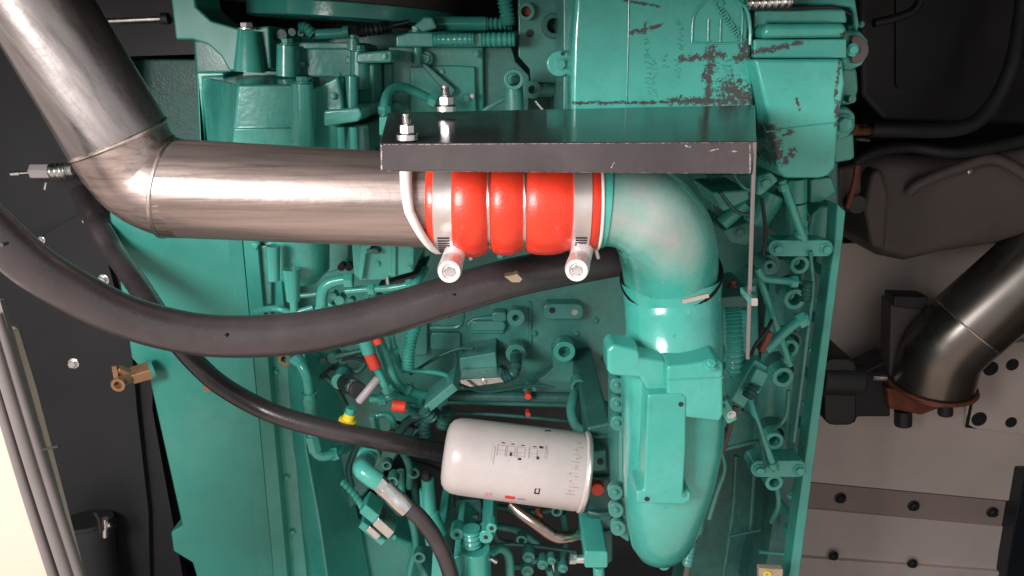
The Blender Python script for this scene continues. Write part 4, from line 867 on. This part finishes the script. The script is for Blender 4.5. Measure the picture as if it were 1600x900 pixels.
b = B(); b.vc(396,380,404,384,-0.09,8,8,10); b.vc(782,392,782,402,-0.1,6,6,10); put('stud', b, GREEN, oc)
for x, y in ((533,418),(545,418)):
    b = B(); b.boss(x, y, -0.02, -0.06, 6, 12); put('plug', b, DARK, oc)
for x, y, r in ((520,585,7),(505,565,6),(535,562,8),(560,560,7),(520,560,9),(548,585,5)):
    b = B(); b.boss(x, y, 0.0, -0.04, r, 12); put('plug', b, GDARK, eng)
for p in ([(500,560,-0.03),(530,556,-0.04),(566,548,-0.04)], [(540,575,-0.04),(560,580,-0.04),(575,560,-0.04)], [(490,580,-0.02),(520,600,-0.03),(545,640,-0.03)]):
    tb(p, 4.5, GDARK, eng, 'pipe')

# ================================================================== GENERATOR SIDE (right, dark)
gd = thing('generator_cabinet', 'black generator cabinet in shadow at upper right', 'cabinet', P(1480, 180, 0.2))
b = B(); b.poly([(1340,-120),(1800,-120),(1800,196),(1500,196),(1380,190),(1345,150)], 0.2, 0.5); put('body', b, DARK, gd, bev=0.01)
b = B(); b.poly(rr(1400,-60,1505,140,10), 0.195, 0.1995); put('dark_panel', b, NIGHT, gd)
pcb = thing('power_cable', 'thick black cable with copper end curving up at the right', 'cable', P(1450, 205, 0.05))
b = B(); b.pt([(1360,202,0.02),(1420,203,0.03),(1480,203,0.05),(1525,190,0.06),(1560,150,0.07),(1585,90,0.08),(1600,0,0.1),(1610,-60,0.1)], 12, 18); put('jacket', b, DARK, pcb)
b = B(); b.st([(1334,203,0.0),(1358,203,0.02)], 9, 14); put('copper_end', b, COPPER, pcb)
b = B(); b.st([(1336,217,0.0),(1358,219,0.01)], 2.5, 8); put('steel_pin', b, ZINC, pcb)
b = B(); b.pt([(1365,36,0.12),(1400,28,0.12),(1430,14,0.12),(1445,-20,0.12)], 7, 12); put('wire', b, DARK, pcb)
cb2 = thing('control_cable', 'slim black cable in the shadow below the thick cable', 'cable', P(1450, 230, 0.05))
b = B(); b.pt([(1320,268,0.05),(1360,240,0.06),(1420,230,0.08),(1500,238,0.08),(1620,215,0.1)], 9, 14); put('jacket', b, DARK, cb2)
gs = thing('flywheel_shroud', 'dusty dark brown shroud between the engine and the tan wall', 'shroud', P(1450, 400, 0.2))
b = B(); b.poly([(1322,262),(1350,250),(1400,242),(1480,246),(1640,228),(1700,300),(1660,356),(1560,386),(1480,398),(1420,412),(1380,404),(1360,388),(1345,350),(1335,320)], 0.12, 0.38); put('body', b, BROWN, gs, bev=0.03, seg=4)
b = B(); b.poly([(1352,330),(1362,270),(1378,262),(1390,300),(1385,392),(1362,386)], 0.09, 0.2); put('rib', b, BROWN, gs, bev=0.012, seg=3)
b = B(); b.poly([(1310,262),(1345,256),(1348,300),(1320,330),(1306,330)], 0.02, 0.2); put('collar', b, BROWN, gs, bev=0.008, seg=3)
b = B(); b.pt([(1324,325,0.0),(1334,290,0.0),(1340,258,0.0)], 5, 8); put('edge', b, RUST, gs)
b = B(); b.pt([(1420,300,0.115),(1440,285,0.105),(1500,262,0.1),(1560,250,0.1),(1640,300,0.1)], 9, 10); put('fold', b, BROWN, gs)
bolt(gs, 1516, 268, 0.105, 4, ZINC); b = B(); b.boss(1340,320,0.05,0.0,14,16); put('plug', b, DARK, gs)
ex = thing('exhaust_pipe', 'dark steel exhaust pipe angled into a flange at right', 'pipe', P(1540, 500, 0.2))
q = [(1740,310,0.12),(1638,396,0.14),(1560,466,0.15),(1512,508,0.16)]
b = B(); b.tube([P(*p) for p in q], [S(*p)*62 for p in q], 40); put('upper_section', b, DPIPE, ex)
q = sm([(1512,508,0.16),(1487,531,0.165),(1468,556,0.17),(1456,602,0.18)], 6)
b = B(); b.tube([P(*p) for p in q], [S(*p)*(61.5-0.15*i) for i, p in enumerate(q)], 40); put('elbow', b, DPIPE, ex)
bead(P(1512,508,0.16), P(1490,527,0.165)-P(1540,484,0.155), S(1512,508,0.16)*62, 0.0015, BEAD, 'weld_bead', ex)
bead(P(1456,600,0.18), (0.0,0.1,-1), S(1456,600,0.18)*62, 0.0038, RUST, 'clamp_ring', ex)
blk([(1392,470),(1420,478),(1450,480),(1450,606),(1390,606)], 0.20, 0.24, ex, BROWN, 'flange_plate', 0.004)
blk([(1398,462),(1452,464),(1448,486),(1396,480)], 0.19, 0.23, ex, DARK, 'flange_top', 0.004)
mt = thing('engine_mount', 'dark red rubber mount with black feet under exhaust pipe', 'mount', P(1440, 650, 0.2))
b = B(); b.poly([(1385,606),(1510,604),(1492,630),(1440,650),(1390,640)], 0.20, 0.30); put('rubber', b, RUST, mt, bev=0.006)
for x, y, r in ((1411,656,13),(1477,640,11)):
    b = B(); b.vc(x, y-16, x, y+8, 0.22, r, r, 16); put('foot', b, DARK, mt, bev=0.002)
blk([(1330,590),(1392,560),(1392,652),(1340,652),(1336,664),(1330,650)], 0.22, 0.28, mt, DARK, 'bracket', 0.006)
b = B(); b.vc(1362,589,1384,590,0.2,6,6,12); put('pin', b, ZINC, mt)
b = B(); b.poly(rr(1288,560,1340,666,16), 0.12, 0.3); b.vc(1278,590,1345,592,0.14,28,28,20); put('black_housing', b, DARK, mt, bev=0.006)
wp = thing('perforated_plate', 'tan steel plate with round dark holes at far right', 'plate', P(1560, 640, 0.38))
blk([(1514,596),(1534,540),(1760,520),(1760,700),(1600,680),(1510,668)], 0.315, 0.325, wp, TAN, 'plate', 0.002)
for x, y, r in ((1548,576,12),(1530,655,12),(1580,660,9),(1582,570,10)):
    b = B(); b.boss(x, y, 0.316, 0.3142, r, 18); put('hole', b, DARK, wp)
b = B(); b.poly([(1532,545),(1536,545),(1514,664),(1526,670),(1508,668)], 0.3144, 0.316); put('slit', b, DARK, wp)
lb = thing('rating_tag', 'small tan tag at the bottom edge right of the engine', 'tag', P(1208, 893, -0.08))
b = B(); b.poly([(1186,888),(1224,890),(1220,940),(1186,940)], -0.12, -0.115); put('tag_plate', b, PALEBROWN, lb, bev=0.001)
b = B(); b.rboss(1199,898,-0.118,-0.1215,3,6); put('emblem', b, YELLOW, lb)
# lower-left hose with clamp
dh = thing('duct_hose', 'short charcoal duct hose with a clamp at lower left', 'hose', P(140, 850, 0.08))
b = B(); b.st([(135,812,0.10),(150,990,0.06)], 38, 32); put('hose_body', b, WALL, dh)
b = B(); b.st([(136,816,0.10),(138,832,0.0975)], 40, 32); put('clamp_band', b, WALL, dh)
b = B(); b.vc(164,810,165,838,0.06,5,5,10); b.vc(160,824,174,820,0.06,4,4,8); put('clamp_screw', b, ZINC, dh); tb([(148,800,0.05),(155,812,0.05),(158,832,0.05)], 3, WALL, dh, 'clamp_tail')
# rod highlight at upper left
rd = thing('steel_rod', 'bright thin steel rod in shadow right of the upper pipe', 'rod', P(210, 31, 0.12))
b = B(); b.st([(160,33,0.12),(254,29,0.12)], 4, 12); put('rod', b, ZINC, rd); b = B(); b.st([(253,29,0.12),(264,29,0.12)], 9, 12); put('end_boss', b, DARK, rd)

# ------------------------------------------------------------------ last small details
def nut(par, x, y, Y, r, ax=(0,0,1), m=GREEN, h=1.1):
    p = P(x, y, Y); k = S(x, y, Y); a = Vector(ax).normalized()*k*r*h
    b = B(); b.lathe(p-a*0.5, p+a*0.5, [(0,r*k*0.93),(0.12,r*k),(0.88,r*k),(1,r*k*0.93)], 6); put('hex_nut', b, m, par)
nut(fl2, 606, 608, -0.08, 10, (0.5,0,-1)); nut(fl2, 634, 610, -0.06, 11, (1,0,-0.6)); nut(fl2, 655, 627, -0.055, 10, (1,0,-0.2)); nut(fl2, 598, 623, -0.07, 10, (1,0,0))
nut(fl2, 616, 548, -0.06, 8); nut(oc, 545, 438, -0.13, 12, (1,0,0)); nut(oc, 503, 484, -0.13, 12); nut(oc, 580, 452, -0.12, 9, (1,0,0)); nut(oc, 640, 444, -0.12, 9, (1,0,0.2))
nut(hc, 600, 172, -0.10, 11); nut(hc, 676, 157, -0.07, 11, (1,0,-0.5)); nut(rs, 1226, 292, -0.15, 10, (0.4,0,-1)); nut(rs, 1252, 364, -0.136, 10, (0.4,0,-1))
nut(rs, 1240, 440, -0.12, 10, (1,0,0)); nut(rs, 1230, 560, -0.11, 9, (0.4,0,-1)); nut(rs, 1252, 499, -0.142, 13, (1,0,0.6)); nut(rs, 1208, 726, -0.12, 9, (0.4,0,-1)); nut(lt, 524, 708, -0.07, 11, (1,0,0.3))
# bolts along the block flange, the pan flange and the housings
for x, y in ((417,420),(424,500),(432,580),(440,660),(449,745),(458,830)): bolt(eng, x, y, -0.035, 6)
for x, y in ((700,492),(745,575),(650,520),(690,535),(835,520),(840,585),(720,480),(930,500),(900,520),(945,560)): bolt(eng, x, y, 0.0, 6, GCAST)
for x, y in ((1300,350),(1294,395),(1284,465),(1272,545),(1262,628),(1250,705),(1242,775)): bolt(rs, x-6, y, -0.062, 6)
for x, y in ((620,84),(744,84),(620,164),(690,112)): bolt(hc, x, y, -0.026, 6)
for x, y in ((560,380),(640,384),(640,418),(566,430),(590,412)): bolt(oc, x, y, -0.141, 5)
for x, y in ((520,150),(470,100),(545,94),(600,88),(380,60)): bolt(ul, x, y, -0.045 if x in (470,545) else (-0.112 if x == 520 else (-0.081 if x == 600 else -0.02)), 6)
# thin wires and extra harness sleeves
wr = thing('loose_wires', 'thin dark wires clipped across the middle and right of the engine', 'wires', P(900, 640, -0.02))
for pts, r, m in (([(640,585,-0.04),(680,560,-0.03),(716,545,-0.03),(740,545,-0.035)],2.5,GDARK), ([(716,600,-0.06),(760,612,-0.05),(830,602,-0.04),(868,606,-0.04)],2.5,GDARK), ([(1190,310,-0.12),(1196,360,-0.12),(1192,400,-0.12)],3,DARK),
    ([(1266,392,-0.13),(1270,450,-0.12),(1262,520,-0.12),(1252,600,-0.11),(1240,690,-0.11)],3,GCAST), ([(1168,570,-0.17),(1180,540,-0.18),(1196,520,-0.18),(1206,500,-0.17)],3,DARK), ([(1160,640,-0.17),(1180,660,-0.15),(1190,700,-0.13),(1196,730,-0.12)],2.5,GDARK),
    ([(1120,690,-0.2),(1132,730,-0.19),(1120,770,-0.18),(1108,810,-0.17)],3.5,GCAST), ([(470,500,-0.06),(510,520,-0.05),(560,515,-0.06)],3,GDARK), ([(500,590,-0.03),(540,560,-0.04),(575,565,-0.05)],3,DARK), ([(620,660,-0.04),(660,668,-0.03),(690,655,-0.03)],3,DARK),
    ([(1125,300,-0.13),(1150,330,-0.12),(1176,336,-0.12)],3,GDARK), ([(640,720,-0.02),(690,738,0.0),(700,790,0.02)],3,DARK)):
    tb(pts, r, m, wr, 'wire')
for (x0,y0,x1,y1,Y,r) in ((1124,668,1118,690,-0.21,11),(1116,716,1110,738,-0.2,9),(1180,600,1168,620,-0.2,9),(1262,440,1258,470,-0.125,7),(700,640,690,668,-0.05,9)):
    b = B(); b.corr([(x0,y0,Y),(x1,y1,Y)], r, 6, 0.2); put('corrugated_sleeve', b, GDARK, wr)
